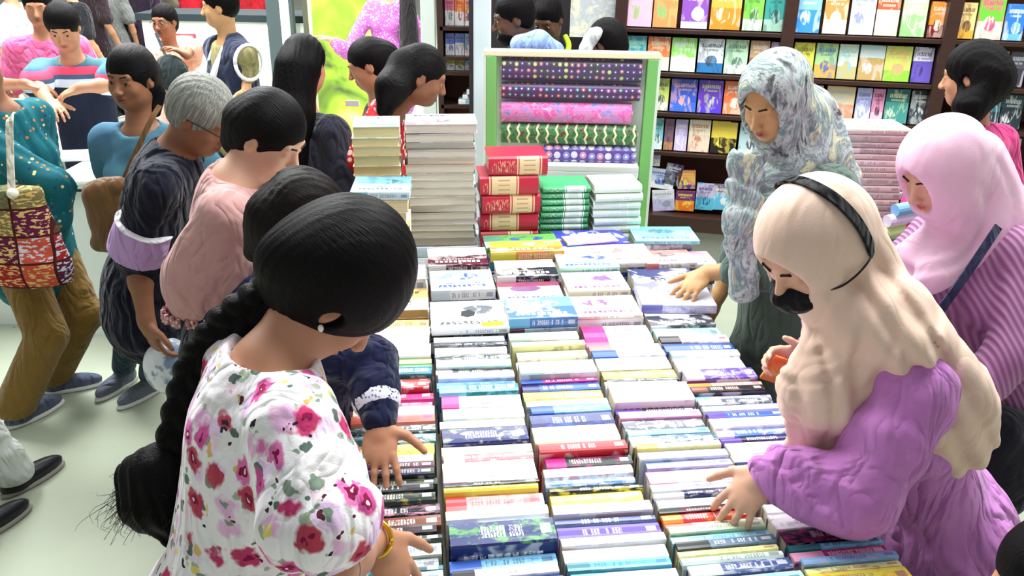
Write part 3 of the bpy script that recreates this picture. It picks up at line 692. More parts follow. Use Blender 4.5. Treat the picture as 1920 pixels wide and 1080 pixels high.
base0 = shelf_hit(1290, 432)[1]; base1 = shelf_hit(1290, 405)[1]
def sbox(a, b, name, m, bevel=.002): mb = MB(); mb.box(a, b, SF); return mb.build(name, m, shelf, bevel=bevel)
sbox((wl, .32, base0), (wr, .34, 2.3), 'back_panel', brown)
for x in [wl, *wm, wr]: sbox((x-.035, -.02, base0), (x+.035, .32, 2.3), 'upright', wood)
for z in rowz+[2.0]: sbox((wl, -.01, z-.022), (wr, .32, z), 'shelf_board', wood)
sbox((wl, -.03, base0), (wr, .32, base1), 'base_board', wood)
mb = MB(); mb.box((wl-.05, .02, 0), (wr, .5, base0), SF); tag(mb.build('plinth', plain('grey_plinth', (150, 150, 142))), 'long grey plinth carrying the dark wooden bookshelf', 'plinth')
ROWS = [
 [(1172, 1222, (226, 190, 236), (240, 190, 220), (160, 190, 120)), (1224, 1270, (200, 232, 170), (240, 150, 90), (120, 190, 120)), (1277, 1328, (140, 80, 180), (230, 214, 244), (240, 220, 250)), (1332, 1390, (206, 176, 70), (226, 140, 40), (240, 220, 190)), (1394, 1432, (130, 214, 80), (214, 240, 214), (70, 110, 60)), (1434, 1474, (60, 160, 150), (160, 200, 180), (30, 70, 80)),
  (1494, 1541, (140, 200, 240), (60, 150, 230), (240, 250, 255)), (1547, 1592, (198, 156, 86), (236, 226, 200), (250, 244, 230)), (1597, 1644, (226, 230, 250), (240, 244, 250), (140, 150, 210)), (1646, 1690, (206, 96, 56), (246, 220, 190), (250, 240, 220)), (1695, 1742, (196, 232, 170), (150, 214, 130), (240, 250, 230)), (1748, 1780, (226, 140, 50), (120, 20, 30), (240, 220, 200)),
  (1800, 1836, (240, 206, 140), (230, 170, 60), (90, 60, 40)), (1839, 1889, (110, 196, 60), (226, 236, 200), (240, 70, 130)), (1892, 1930, (50, 120, 200), (110, 180, 236), (240, 250, 255))],
 [(1170, 1211, (70, 170, 186), (190, 220, 220), (180, 236, 210)), (1213, 1256, (236, 130, 70), (210, 226, 200), (246, 226, 190)), (1258, 1306, (150, 222, 90), (226, 240, 210), (230, 250, 230)), (1309, 1358, (236, 244, 246), (40, 120, 180), (60, 60, 70)), (1360, 1404, (190, 226, 190), (226, 240, 230), (70, 110, 90)), (1407, 1444, (200, 160, 120), (150, 110, 90), (240, 230, 220)), (1446, 1470, (226, 190, 236), (200, 160, 220), (90, 40, 90)),
  (1490, 1530, (234, 232, 90), (240, 160, 110), (110, 110, 40)), (1532, 1574, (180, 220, 150), (226, 180, 90), (70, 110, 170)), (1576, 1613, (220, 236, 214), (200, 190, 130), (140, 200, 210)), (1616, 1664, (190, 226, 226), (196, 164, 100), (240, 220, 220)), (1665, 1716, (214, 226, 110), (150, 216, 70), (230, 170, 130)), (1719, 1757, (230, 226, 244), (110, 90, 190), (60, 60, 100)),
  (1800, 1832, (200, 200, 160), (150, 140, 90), (60, 60, 60)), (1836, 1866, (220, 224, 214), (120, 140, 140), (60, 60, 60)), (1870, 1900, (206, 190, 110), (160, 150, 90), (240, 236, 200)), (1903, 1935, (84, 84, 94), (60, 56, 70), (220, 220, 230))],
 [(1222, 1254, (206, 222, 110), (240, 244, 220), (50, 60, 40)), (1257, 1307, (50, 90, 200), (60, 110, 220), (244, 180, 160)), (1309, 1356, (104, 60, 190), (90, 60, 210), (216, 220, 160)), (1358, 1402, (236, 120, 70), (240, 140, 90), (226, 230, 220)), (1405, 1440, (230, 226, 210), (200, 180, 120), (60, 60, 60)),
  (1500, 1545, (214, 220, 214), (170, 180, 150), (90, 90, 90)), (1552, 1607, (236, 214, 170), (230, 160, 120), (180, 214, 214)), (1610, 1639, (190, 196, 240), (220, 224, 246), (90, 90, 160)), (1640, 1664, (226, 150, 190), (244, 200, 220), (90, 30, 60)), (1666, 1711, (44, 110, 106), (70, 156, 146), (226, 240, 200)), (1714, 1757, (40, 50, 58), (56, 66, 74), (236, 240, 240)),
  (1800, 1845, (70, 80, 80), (40, 60, 60), (226, 226, 226)), (1850, 1887, (60, 120, 126), (40, 60, 70), (236, 240, 240)), (1889, 1930, (44, 70, 76), (36, 50, 56), (226, 230, 230))],
 [(1222, 1243, (130, 206, 214), (220, 240, 240), (70, 80, 60)), (1245, 1263, (130, 96, 120), (190, 140, 90), (90, 60, 90)), (1265, 1289, (196, 180, 232), (214, 200, 244), (250, 240, 250)), (1291, 1332, (244, 236, 206), (236, 214, 190), (200, 110, 90)), (1334, 1383, (244, 214, 80), (34, 30, 26), (250, 226, 90)), (1387, 1425, (190, 220, 220), (240, 240, 240), (60, 70, 80)),
  (1500, 1550, (230, 230, 226), (190, 190, 190), (110, 110, 110)), (1560, 1600, (220, 224, 230), (200, 200, 210), (90, 90, 120)), (1720, 1770, (220, 224, 230), (180, 190, 200), (90, 90, 120)), (1850, 1880, (60, 60, 66), (230, 230, 230), (220, 220, 230)), (1884, 1925, (210, 214, 220), (40, 40, 44), (60, 60, 70))],
]
RN = ['top row', 'second row', 'third row', 'fourth row']
for ri, row in enumerate(ROWS):
    prev = None
    for k, (x0, x1, c1, c2, c3) in enumerate(row):
        ym = [30, 100, 180, 255][ri]; w0 = shelf_hit(x0, ym)[0]; w1 = shelf_hit(x1, ym)[0]; wd = (w1-w0)-.003
        ht = .235 if ri == 0 else .190
        if wd < .1: ht = .186
        tilt = R(9); th = rnd.uniform(.012, .022)
        up = nrm(V(0, 0, 1)*cos(tilt)+sn*sin(tilt)); nr = np.cross(sw, up)
        # spine on the left: cover face = +y toward viewer
        yv = -nr if (-nr)@sn < 0 else nr
        xax = -np.cross(up, yv)*-1
        xax = np.cross(yv, up)
        c = SF(((w0+w1)/2, .03+ht/2*sin(tilt), rowz[ri]+ht/2*cos(tilt)+.006))
        nb = f'right of the {prev}' if prev else 'leftmost of its row'
        o = book(basis(c, xax, yv, up), (wd, th, ht), c1, c2, c3, label=f'{cname(c1)} and {cname(c2)} book, {RN[ri]} of wall bookshelf, {nb}', group='books facing out on the wall bookshelf', pages=False)
        prev = cname(c1)
# clutter in the lower recess
def sheets(w, z, dx, dy, n, c, rz, label, th=.02):
    a = R(rz); x = sw*cos(a)+V(0, 0, 1)*sin(a); up = -sw*sin(a)+V(0, 0, 1)*cos(a)
    return book(basis(SF((w, .06, z)), x, -sn, up), (dx, th, dy), c[0], c[1], c[2], label=label, group='picture books in the lower shelf recess', name='picture_book', cat='book')
for (x0, x1, y0, y1, c, rz, lab) in [
    (1212, 1236, 292, 318, (LIL, W_, G), 0, 'lilac-white bundle leaning at the left end of the lower shelf recess'),
    (1216, 1262, 322, 362, ((214, 222, 240), W_, BLU), -8, 'pale blue picture book in the lower shelf recess'),
    (1224, 1262, 362, 404, ((226, 226, 232), LIL, G), 14, 'white picture book slipping down in the lower shelf recess'),
    (1248, 1276, 312, 355, ((70, 50, 110), (40, 30, 60), W_), -18, 'dark purple comic leaning in the lower shelf recess'),
    (1272, 1302, 325, 362, ((236, 150, 110), (90, 50, 140), YEL), 8, 'orange pink comic standing in the lower shelf recess'),
    (1268, 1300, 364, 404, ((110, 40, 110), (236, 120, 30), YEL), 2, 'purple and orange comic at the bottom of the shelf recess'),
    (1308, 1336, 350, 402, ((206, 190, 226), (90, 190, 220), NAVY), 0, 'lilac and aqua pack in the lower shelf recess'),
    (1340, 1366, 352, 402, ((120, 90, 120), (100, 190, 226), W_), 2, 'blue pack beside the lilac one in the shelf recess')]:
    w0, z1 = shelf_hit(x0, y0, -.03); w1, z0 = shelf_hit(x1, y1, -.03)
    sheets((w0+w1)/2, max((z0+z1)/2, base1+(z1-z0)/2+.004), w1-w0, z1-z0, 1, c, rz*.5, lab)
# narrow bookshelf further back, between the poles
NS = at(862, 100, 6.0); sh2 = empty('bookshelf', (NS[0], 6.0, 0), 'narrow dark bookshelf seen between the two pale poles', 'bookshelf')
nb0 = at(826, 100, 6.0)[0]; nb1 = at(912, 100, 6.0)[0]
zr2 = [at(860, y, 6.0)[2] for y in (50, 106, 134, 196)]
mb = MB(); mb.box((nb0, 6.25, 0), (nb1+.5, 6.27, 2.4)); mb.build('back_panel', brown, sh2)
for x in (nb0, nb1+.5): mb = MB(); mb.box((x-.02, 5.98, 0), (x+.02, 6.25, 2.4)); mb.build('upright', wood, sh2)
for z in zr2+[.3]: mb = MB(); mb.box((nb0, 5.98, z-.025), (nb1+.5, 6.25, z)); mb.build('shelf_board', wood, sh2)
for ri, (h_, cs) in enumerate([(.19, [(236, 120, 150), (246, 160, 90), (244, 150, 80), (150, 80, 160)]), (.15, [(120, 130, 210), (110, 150, 230), (150, 190, 230), (230, 170, 120)]), (.07, [(206, 200, 70), (196, 190, 80), (160, 216, 220), (150, 210, 214)])]):
    for k, c in enumerate(cs):
        wd = (nb1-nb0-.05)/4; x = nb0+.03+wd*(k+.5)
        book(basis(V(x, 6.06, zr2[ri]+h_/2+.002), V(1, 0, 0), V(0, -1, 0)*1.0, V(0, 0, 1)) if False else basis(V(x, 6.06, zr2[ri]+h_/2+.002), V(-1, 0, 0), V(0, -1, 0), V(0, 0, 1)) if False else basis(V(x, 6.06, zr2[ri]+h_/2+.002), V(1, 0, 0), V(0, 1, 0), V(0, 0, 1)), (wd-.005, .03, h_), c, W_, label=f'{cname(c)} book in the narrow back shelf, {ORD[ri]} level, {ORD[k]} from its left', group='books in the narrow back shelf', pages=False)
for k, c in enumerate([(120, 200, 220), (40, 60, 110), (190, 220, 240)]):
    book(basis(V(nb1-.12+.02*k, 6.05, zr2[3]+.02+.035*k), V(1, 0, 0), V(0, 0, 1), V(0, -1, 0)), (.16-.02*k, .034, .12), c, W_, label=f'{cname(c)} book lying in the brown recess of the narrow back shelf', group='books in the narrow back shelf')

# side table with stacks of magazines, behind the grey-scarfed woman
P = at(1650, 400, 3.3)
st = empty('display_table', (P[0], 3.35, 0), 'small white table carrying the grey magazine stacks before the bookshelf', 'table')
mb = MB(); mb.box((P[0]-.3, 3.12, .70), (P[0]+.1, 3.75, .74)); mb.build('tabletop', plain('table_laminate', (214, 212, 204)), st)
for xx in (P[0]-.28, P[0]+.08):
    for yy in (3.15, 3.7): mb = MB(); mb.box((xx-.02, yy-.02, 0), (xx+.02, yy+.02, .7)); mb.build('leg', plain('table_leg', (90, 92, 96)), st)
ztop_ = at(1650, 235, 3.3)[2]
for k, (ox, w_) in enumerate(((-.10, .26),)):
    z = .74; i = 0
    while z < ztop_-(.0 if k == 0 else .16):
        t = rnd.uniform(.02, .034); c = rnd.choice([(196, 196, 190), (180, 180, 176), (210, 208, 198), (226, 226, 222), (170, 172, 170)])
        book(basis(V(P[0]+ox+rnd.uniform(-.008, .008), 3.32, z+t/2), V(1, 0, 0), V(0, 0, 1), V(0, -1, 0)), (w_, t-.001, .2), c, (220, 222, 224), (120, 120, 124), name='magazine', cat='magazine', label=f'{cname(c)} magazine in the grey stack by the bookshelf, {ORD[i%10]+" from the bottom" if i < 10 else ORD[i%10]+" above its middle"}', group='grey magazine stacks', pc=(196, 196, 188))
        z += t; i += 1
# small round things on that pile's right: folded caps of paper
for k, (px, py, c, lab) in enumerate([(1705, 395, (120, 170, 210), 'blue rolled leaflet beside the pink-scarfed woman'), (1690, 415, (220, 200, 230), 'lilac rolled leaflet beside the pink-scarfed woman'), (1672, 440, (206, 220, 150), 'pale green leaflet beside the pink-scarfed woman')]):
    a = at(px, py, 2.75); mb = MB(); mb.tube([a+V(-.05, 0, 0), a+V(.05, .03, .01)], .022, 14); tag(mb.build('leaflet_roll', plain('leaflet', c)), lab, 'leaflet', 'rolled leaflets')
a = at(1690, 470, 2.75); mb = MB(); mb.box((a[0]-.16, 2.62, 0), (a[0]+.12, 2.95, at(1690, 452, 2.75)[2])); tag(mb.build('book_crate', cloth('grey_cloth', (120, 122, 120)), bevel=.005), 'grey crate under the rolled leaflets, behind the beige-scarfed woman', 'crate')

# ------------------------------------------------------------------ white counters at left
def counter(name, cx, cy, lx, ly, z, rz, label, c=(240, 242, 238)):
    e = empty(name, (cx, cy, 0), label, 'counter'); a = R(rz); x = V(cos(a), sin(a), 0); y = V(-sin(a), cos(a), 0); F = frame((cx, cy, 0), x, y, V(0, 0, 1))
    mb = MB(); mb.box((-lx/2, -ly/2, z-.03), (lx/2, ly/2, z), F); mb.build('tabletop', plain('white_counter', c, .35), e, bevel=.004)
    mb = MB(); mb.box((-lx/2+.004, -ly/2+.004, z-.045), (lx/2-.004, ly/2-.004, z-.03), F); mb.build('edge_trim', plain('dark_trim', (40, 52, 56)), e)
    mb = MB(); mb.box((-lx/2+.03, -ly/2+.03, .0), (lx/2-.03, ly/2-.03, z-.045), F); mb.build('front_panel', plain('white_panel', (232, 238, 232), .5), e)
    return F
P = onz(50, 185, 1.02)
counter('display_counter', -3.1, 4.24, 1.36, .36, 1.18, 0, 'white display counter before the man in the striped shirt')
Fc = counter('low_display_table', -2.06, 4.25, .55, .62, .86, 0, 'low white table between the striped-shirt man and the teal-shirt woman')
for i, (px, py, w_, d_, rz, lab) in enumerate([(150, 288, .24, .2, 14, 'open white catalogue lying farther back on the low white table'), (168, 330, .24, .18, 18, 'white catalogue sheet at the near end of the low white table')]):
    q = onz(px, py, .88); a = R(rz); x = V(cos(a), sin(a), 0); y = V(-sin(a), cos(a), 0)
    mb = MB(); mb.box((-w_/2, -d_/2, -.018), (w_/2, d_/2, 0.0), frame(q, x, y, V(0, 0, 1))); tag(mb.build('catalogue', plain('white_paper', (240, 244, 240)), bevel=.003), lab, 'catalogue', 'white catalogues on the low table')
# booth far behind with red-outlined sign
a = at(372, 100, 9.0); b0 = at(470, 140, 9.0)
e = empty('booth_counter', (a[0], 9.0, 0), 'white booth counter with a dark top far behind the varsity vest', 'counter')
z1 = at(400, 40, 9)[2]
mb = MB(); mb.box((a[0]-.55, 9.0, 0), (a[0]+1.1, 9.6, z1)); mb.build('front_panel', plain('white_panel', (232, 238, 232), .5), e)
mb = MB(); mb.box((a[0]-.6, 8.97, z1), (a[0]+1.15, 9.63, z1+.07)); mb.build('counter_top', plain('dark_trim', (40, 52, 56)), e)
a = at(348, 95, 6.9); zc1 = at(348, 64, 6.9)[2]; zc0 = at(348, 122, 6.9)[2]
sg = empty('standing_sign', (a[0], 6.9, 0), 'white floor sign with a red outline beside the peach blouse', 'sign')
mb = MB(); mb.box((a[0]-.12, 6.9, 0), (a[0]+.13, 6.93, zc1+.03)); mb.build('board', plain('white_panel', (232, 238, 232), .5), sg, bevel=.01)
mb = MB(); rr = [(a[0]-.08, zc0), (a[0]+.09, zc0), (a[0]+.09, zc1), (a[0]-.08, zc1)]
mb.tube([V(x, 6.895, z) for x, z in rr+rr[:1]], .012, 8); mb.build('red_outline', plain('sign_red', (226, 60, 90)), sg)
# lime poster behind the magenta top
a = at(625, 50, 8.8); po = empty('poster_stand', (a[0], 8.85, 0), 'lime green poster with a round pale shape behind the magenta top', 'poster')
blm = blotch_mat('lime_poster', [(90, 110, 60), (150, 190, 60), (190, 220, 80), (206, 226, 150)], 2.2)
mb = MB(); mb.box((a[0]-.22, 8.84, 0.0), (a[0]+.62, 8.88, 2.1)); mb.build('poster_sheet', blm, po)
mb = MB(); mb.tube([(a[0]-.24, 8.84, 0), (a[0]-.24, 8.84, 2.1)], .02); mb.build('frame_post', plain('cream_rail', (240, 236, 196), .5), po)
# silver-white framed picture above the dark-haired child between shelf and rack
a = at(1118, 30, 5.05); mb = MB(); mb.box((a[0]-.15, 5.05, a[2]-.12), (a[0]+.15, 5.07, a[2]+.2)); tag(mb.build('picture_board', blotch_mat('silver_picture', [(220, 226, 230), (180, 186, 190), (226, 224, 200), (150, 160, 130)], 9)), 'silvery white picture board left of the wall bookshelf', 'picture')
a = at(1060, 20, 5.4); mb = MB(); mb.box((a[0]-.6, 5.4, 0), (a[0]+.35, 5.45, 2.4)); tag(mb.build('partition_panel', plain('dark_partition', (44, 38, 42))), 'dark partition panel behind the bearded man and the neon collar', 'panel')
# ------------------------------------------------------------------ people
def skin_mat(name, c, lip=(150, 84, 78)):
    n = NM(name, .5, .35); p = n.coord(); a = lin(c)
    base = n.mix(n.noise(p, 16, 3), a, tuple(v*.88 for v in a))
    base = n.mix(n.attr('lips', 'GEOMETRY', 'Fac'), base, lin(lip))
    n.b.inputs['Subsurface Weight'].default_value = .12; n.b.inputs['Subsurface Radius'].default_value = (.02, .008, .005); n.b.inputs['Subsurface Scale'].default_value = .4
    n.bump(n.noise(p, 160, 2), .06, .002); return n.color(base)
def hair_mat(name, c, c2=None, rough=.38, spec=.5):
    n = NM(name, rough, spec); a = n.attr('flow', 'GEOMETRY', 'Vector')
    st = n.noise(a, 1, 4, .65, .2); fine = n.noise(n.mapping(a, (3.2, 3.2, 1)), 1, 2, .6)
    n.bump(n.math('ADD', st, n.math('MULTIPLY', fine, .6)), .7, .004); n.b.inputs['Anisotropic'].default_value = .5
    return n.color(n.mix(n.sm(st, .45, .8), lin(c), lin(c2 or tuple(min(255, v*1.5+8) for v in c))))
SK = {'tan': skin_mat('skin_tan', (190, 136, 104)), 'brown': skin_mat('skin_brown', (146, 98, 70), (110, 60, 56)), 'fair': skin_mat('skin_fair', (222, 172, 144), (190, 96, 90)), 'dark': skin_mat('skin_dark', (92, 62, 46), (70, 40, 38)), 'olive': skin_mat('skin_olive', (200, 152, 104), (160, 88, 76))}
HR = {'black': hair_mat('black_hair', (10, 7, 8), (16, 12, 13), .5, .1), 'brown': hair_mat('dark_brown_hair', (18, 12, 10), (28, 19, 16), .5, .1), 'grey': hair_mat('grey_hair', (112, 114, 106), (206, 208, 198), .6, .3)}
EYEW = plain('eye_white', (232, 228, 220), .2); IRIS = plain('iris', (36, 22, 16), .15); BROWM = plain('eyebrow', (34, 24, 22), .8)
def hframe(yaw, pitch, roll=0):
    y, p = R(yaw), R(pitch); f = V(sin(y)*cos(p), cos(y)*cos(p), -sin(p)); x = V(cos(y), -sin(y), 0); u = np.cross(x, f)
    r = R(roll); return x*cos(r)+u*sin(r), f, -x*sin(r)+u*cos(r)
class Person:
    """joints in world space from where the head is and how the body is held"""
    def __init__(s, H, h=1.62, head=(0, 0, 0), yaw=0, lean=0, side=0, sex='f', N=None, P=None, feet=None, bulk=1.0, shoulder=None):
        s.s = k = h/1.66; s.H = V(*H); s.sex = sex; s.bulk = bulk
        s.hx, s.hf, s.hu = hframe(*head)
        ty, tl, ts = R(yaw), R(lean), R(side); s.tf0 = V(sin(ty), cos(ty), 0); s.tx = V(cos(ty), -sin(ty), 0)
        s.tu = nrm(s.tf0*sin(tl)+s.tx*sin(ts)+V(0, 0, 1)*cos(tl)*cos(ts))
        s.N = V(*N) if N is not None else s.H - s.hu*.115*k - s.tu*.10*k - s.tf0*.012*k
        if P is not None: s.P = V(*P); s.tu = nrm(s.N-s.P); L = np.linalg.norm(s.N-s.P)
        else: s.P = s.N - s.tu*.50*k; L = .5*k
        s.tf = nrm(s.tf0 - s.tu*(s.tf0@s.tu)); s.tx = nrm(np.cross(s.tf, s.tu)); s.L = L
        w = shoulder or (.165 if sex == 'f' else .19); s.sw = w*k
        s.SR = s.N - s.tu*.045*k + s.tx*w*k; s.SL = s.N - s.tu*.045*k - s.tx*w*k
        s.HR = s.P - s.tu*.02 + s.tx*.088*k; s.HL = s.P - s.tu*.02 - s.tx*.088*k
        f = feet if feet is not None else [(s.P+s.tx*.1*k+s.tf0*.02), (s.P-s.tx*.1*k+s.tf0*.02)]
        s.AR = V(f[0][0], f[0][1], .075*k); s.AL = V(f[1][0], f[1][1], .075*k)
        def knee(h_, a): d = a-h_; return h_+d*.5+s.tf0*max(.02, .02+math.sqrt(max(0, (.87*k)**2-d@d))*.35)
        s.KR = knee(s.HR, s.AR); s.KL = knee(s.HL, s.AL); s.arms = {}
    def arm(s, side, W=None, elbow=None, hint=None, hand=None, palm=None, curl=25, up=.285, fore=.255, spread=6, thumb=None):
        k = s.s; S0 = s.SR if side == 'R' else s.SL; sg = 1 if side == 'R' else -1
        if W is None: W = S0 + s.tx*sg*.07*k - V(0, 0, 1)*.50*k + s.tf0*.08*k
        W = V(*W); d = W-S0; D = np.linalg.norm(d); a, b = up*k, fore*k
        if D > (a+b)*.995: q = D/((a+b)*.995); a *= q; b *= q; s.stretch = q
        if elbow is None:
            x = (a*a-b*b+D*D)/(2*D); r = math.sqrt(max(0, a*a-x*x)); dn = d/D
            hv = V(*hint) if hint is not None else (-s.tf0*.6 + s.tx*sg*.35 - V(0, 0, .6)); hv = hv-dn*(hv@dn); E = S0+dn*x+nrm(hv)*r
        else: E = V(*elbow)
        hd = nrm(W-E) if hand is None else nrm(hand); pn = (V(0, 0, -1) if abs(hd[2]) < .7 else -s.tx*sg) if palm is None else V(*palm); pn = nrm(pn-hd*(pn@hd))
        s.arms[side] = dict(S=S0, E=E, W=W, hd=hd, pn=pn, curl=curl, sg=sg, spread=spread, thumb=thumb)
        return s
def add_torso(sd, p, o=0.0, sleeves=True):
    k = p.s; b = p.bulk; up = p.tu; x = p.tx; f = p.tf; Rm = np.stack([x, f, up], 1); L = p.L
    m = p.sex == 'm'
    sd.ell(p.N-up*.33*L, (( .15 if not m else .165)*k*b+o, .098*k*b+o, .19*k+o), Rm, .05)
    sd.cap(p.SL+x*.03*k, p.SR-x*.03*k, .052*k+o, k=.05)
    sd.cap(p.N-up*.02*k, p.N-up*.12*k, .062*k+o, .09*k+o, k=.05)
    sd.ell(p.N-up*.70*L, ((.125 if not m else .15)*k*b+o, .098*k*b+o, .17*k+o), Rm, .06)
    sd.ell(p.P, ((.165 if not m else .155)*k*b+o, .118*k*b+o, .13*k+o), Rm, .06)
    if not m:
        for g in (-1, 1): sd.ell(p.N-up*.36*L+x*g*.072*k+f*.075*k*b, (.062*k+o, .055*k+o, .062*k+o), Rm, .04)
def add_hand(sd, a, k):
    W, d, pn, sg = a['W'], a['hd'], a['pn'], a['sg']; ac = np.cross(d, pn)*sg  # toward the thumb
    Rm = np.stack([ac, d, pn], 1)
    sd.cap(W-d*.01*k, W+d*.03*k, .022*k, .024*k, k=.02)
    sd.ell(W+d*.052*k, (.041*k, .05*k, .0165*k), Rm, .012)
    lens = (.064, .074, .069, .054); offs = (.031, .0105, -.0105, -.030); base = (.088, .094, .090, .080)
    cu = a['curl']; tips = []
    for i in range(4):
        c = cu[i] if isinstance(cu, (list, tuple)) else cu*(1+.12*i)
        sp = (1.5-i)*R(a['spread']); dd = d*cos(sp)+ac*sin(sp); q = W+d*base[i]*k*.92+ac*offs[i]*k; ang = R(c*.5); r0 = .0092-.0006*(i == 3)*2
        for j, fr in enumerate((.42, .33, .25)):
            e = q+(dd*cos(ang)+pn*sin(ang))*lens[i]*fr*k*1.15; sd.cap(q, e, (r0-.0009*j)*k, (r0-.0009*(j+1))*k, k=.004 if j else .007); q = e; ang += R(c*.7)
        tips.append((q, dd*cos(ang)+pn*sin(ang)))
    t = a['thumb'] or (1.0, .75, .25); q = W+d*.02*k+ac*.022*k; td = nrm(ac*t[0]+d*t[1]+pn*t[2])
    e = q+td*.042*k; sd.cap(q, e, .015*k, .012*k, k=.012); td2 = nrm(td+d*.45); e2 = e+td2*.032*k; sd.cap(e, e2, .0115*k, .010*k, k=.004); e3 = e2+nrm(td2+d*.25)*.024*k; sd.cap(e2, e3, .010*k, .008*k, k=.004)
    a['tips'] = tips
def hlocal(p): return lambda q: p.H+(p.hx*q[0]+p.hf*q[1]+p.hu*q[2])*p.s
def add_head(sd, p, eyes='open', smile=True):
    k = p.s; Lc = hlocal(p); Rm = np.stack([p.hx, p.hf, p.hu], 1); m = p.sex == 'm'
    E = lambda c, r, kk=.02, cut=False: sd.ell(Lc(c), [v*k for v in r], Rm, kk*k, cut)
    E((0, -.012, .028), (.074, .094, .085), .03)
    E((0, .022, -.028), (.060, .066, .080), .035)
    E((0, .050, -.082), (.034 if not m else .042, .034, .028), .03)
    for g in (-1, 1): E((g*.040, .012, -.060), (.022, .045, .030), .03)
    for g in (-1, 1): E((g*.036, .060, -.028), (.022, .020, .024), .02)
    sd.cap(Lc((-.034, .074, .024)), Lc((.034, .074, .024)), .013*k, k=.012*k)
    for g in (-1, 1): E((g*.031, .094, .002), (.019, .016, .0135), .010, True)
    sd.cap(Lc((0, .084, .008)), Lc((0, .106, -.030)), .0075*k, .0115*k, k=.012*k)
    for g in (-1, 1): E((g*.0125, .099, -.034), (.0085, .010, .0075), .006)
    for g in (-1, 1): E((g*.031, .0735, .0015), (.0158, .0135, .0125), .004)
    if eyes == 'open':
        for g in (-1, 1): E((g*.031, .0905, .0005), (.0125, .008, .0052), .003, True)
    E((0, .083, -.0575), (.023, .0125, .0062), .006); E((0, .082, -.0685), (.0195, .0125, .0068), .006)
    for g in (-1, 1): sd.cap(Lc((0, .0915, -.0635)), Lc((g*.024, .086, -.0585 if smile else -.0625)), .0030*k, .0022*k, k=.003*k, cut=True)
    for g in (-1, 1):
        E((g*.0765, -.010, -.006), (.008, .019, .031), .008); E((g*.084, -.006, -.004), (.006, .010, .017), .005, True)
    sd.cap(Lc((0, -.020, -.050)), p.N+p.tf*.004, .050*k, .056*k, k=.035)
def build_body(p, root, skin, res=.012, hres=.005, handres=.004, eyes='open', head=True, legs=False):
    k = p.s; sd = S(); add_torso(sd, p, -.004)
    fine = []
    for sg, a in p.arms.items():
        sd.cap(a['S'], a['E'], .046*k*p.bulk**.5, .036*k, k=.03); sd.cap(a['E'], a['E']*.6+a['W']*.4, .036*k, .036*k, k=.02); sd.cap(a['E']*.6+a['W']*.4, a['W'], .036*k, .0245*k, k=.02); add_hand(sd, a, k)
        c = a['W']+a['hd']*.07*k; r = .145*k; fine.append((c-r, c+r, handres))
    if head:
        add_head(sd, p, eyes); c = p.H-p.hu*.01*k; r = .17*k; fine.append((c-r, c+r, hres))
    for h_, kn, an in ((p.HR, p.KR, p.AR), (p.HL, p.KL, p.AL)):
        sd.cap(h_, kn, .078*k, .050*k, k=.04); sd.cap(kn, an, .048*k, .034*k, k=.02)
    lc = hlocal(p); mu = lc((0, .088, -.063))
    def attrs(vs):
        q = (vs-mu); lx = q@p.hx; ly = q@p.hf; lz = q@p.hu; d = np.sqrt((lx/.023)**2+(lz/.0125)**2+(ly/.02)**2)/k
        return {'lips': np.clip(1.35-d, 0, 1)}
    o = sdf_obj('body', sd, res, skin, root, attrs, fine)
    if head and eyes == 'open':
        for g in (-1, 1):
            c = lc((g*.031, .0735, .0005)); mb = MB(); n = 12; vs = []; fs = []
            e = sphere('eye', c, (.0125*k,)*3, np.stack([p.hx, p.hf, p.hu], 1), EYEW, root)
            ir = sphere('iris', lc((g*.031, .0825, .0)), (.0074*k, .0044*k, .0074*k), np.stack([p.hx, p.hf, p.hu], 1), IRIS, e)
    if head:
        for g in (-1, 1):
            sd2 = S(); sd2.cap(lc((g*.014, .092, .023)), lc((g*.034, .087, .029)), .0028*k, .0028*k, k=.003); sd2.cap(lc((g*.034, .087, .029)), lc((g*.050, .072, .021)), .0028*k, .0012*k, k=.003)
            sdf_obj('eyebrow', sd2, max(.0022, hres*.45), BROWM, root)
    return o
def sphere(name, c, r, Rm, mat, parent, n=14):
    vs = []; fs = []
    for i in range(n+1):
        th = pi*i/n
        for j in range(n*2):
            ph = pi*j/n; v = V(r[0]*sin(th)*cos(ph), r[1]*cos(th), r[2]*sin(th)*sin(ph)); vs.append(c+Rm@v)
    m = n*2
    for i in range(n):
        for j in range(m): fs.append((i*m+j, (i+1)*m+j, (i+1)*m+(j+1) % m, i*m+(j+1) % m))
    return mkobj(name, vs, fs, mat, parent, True)
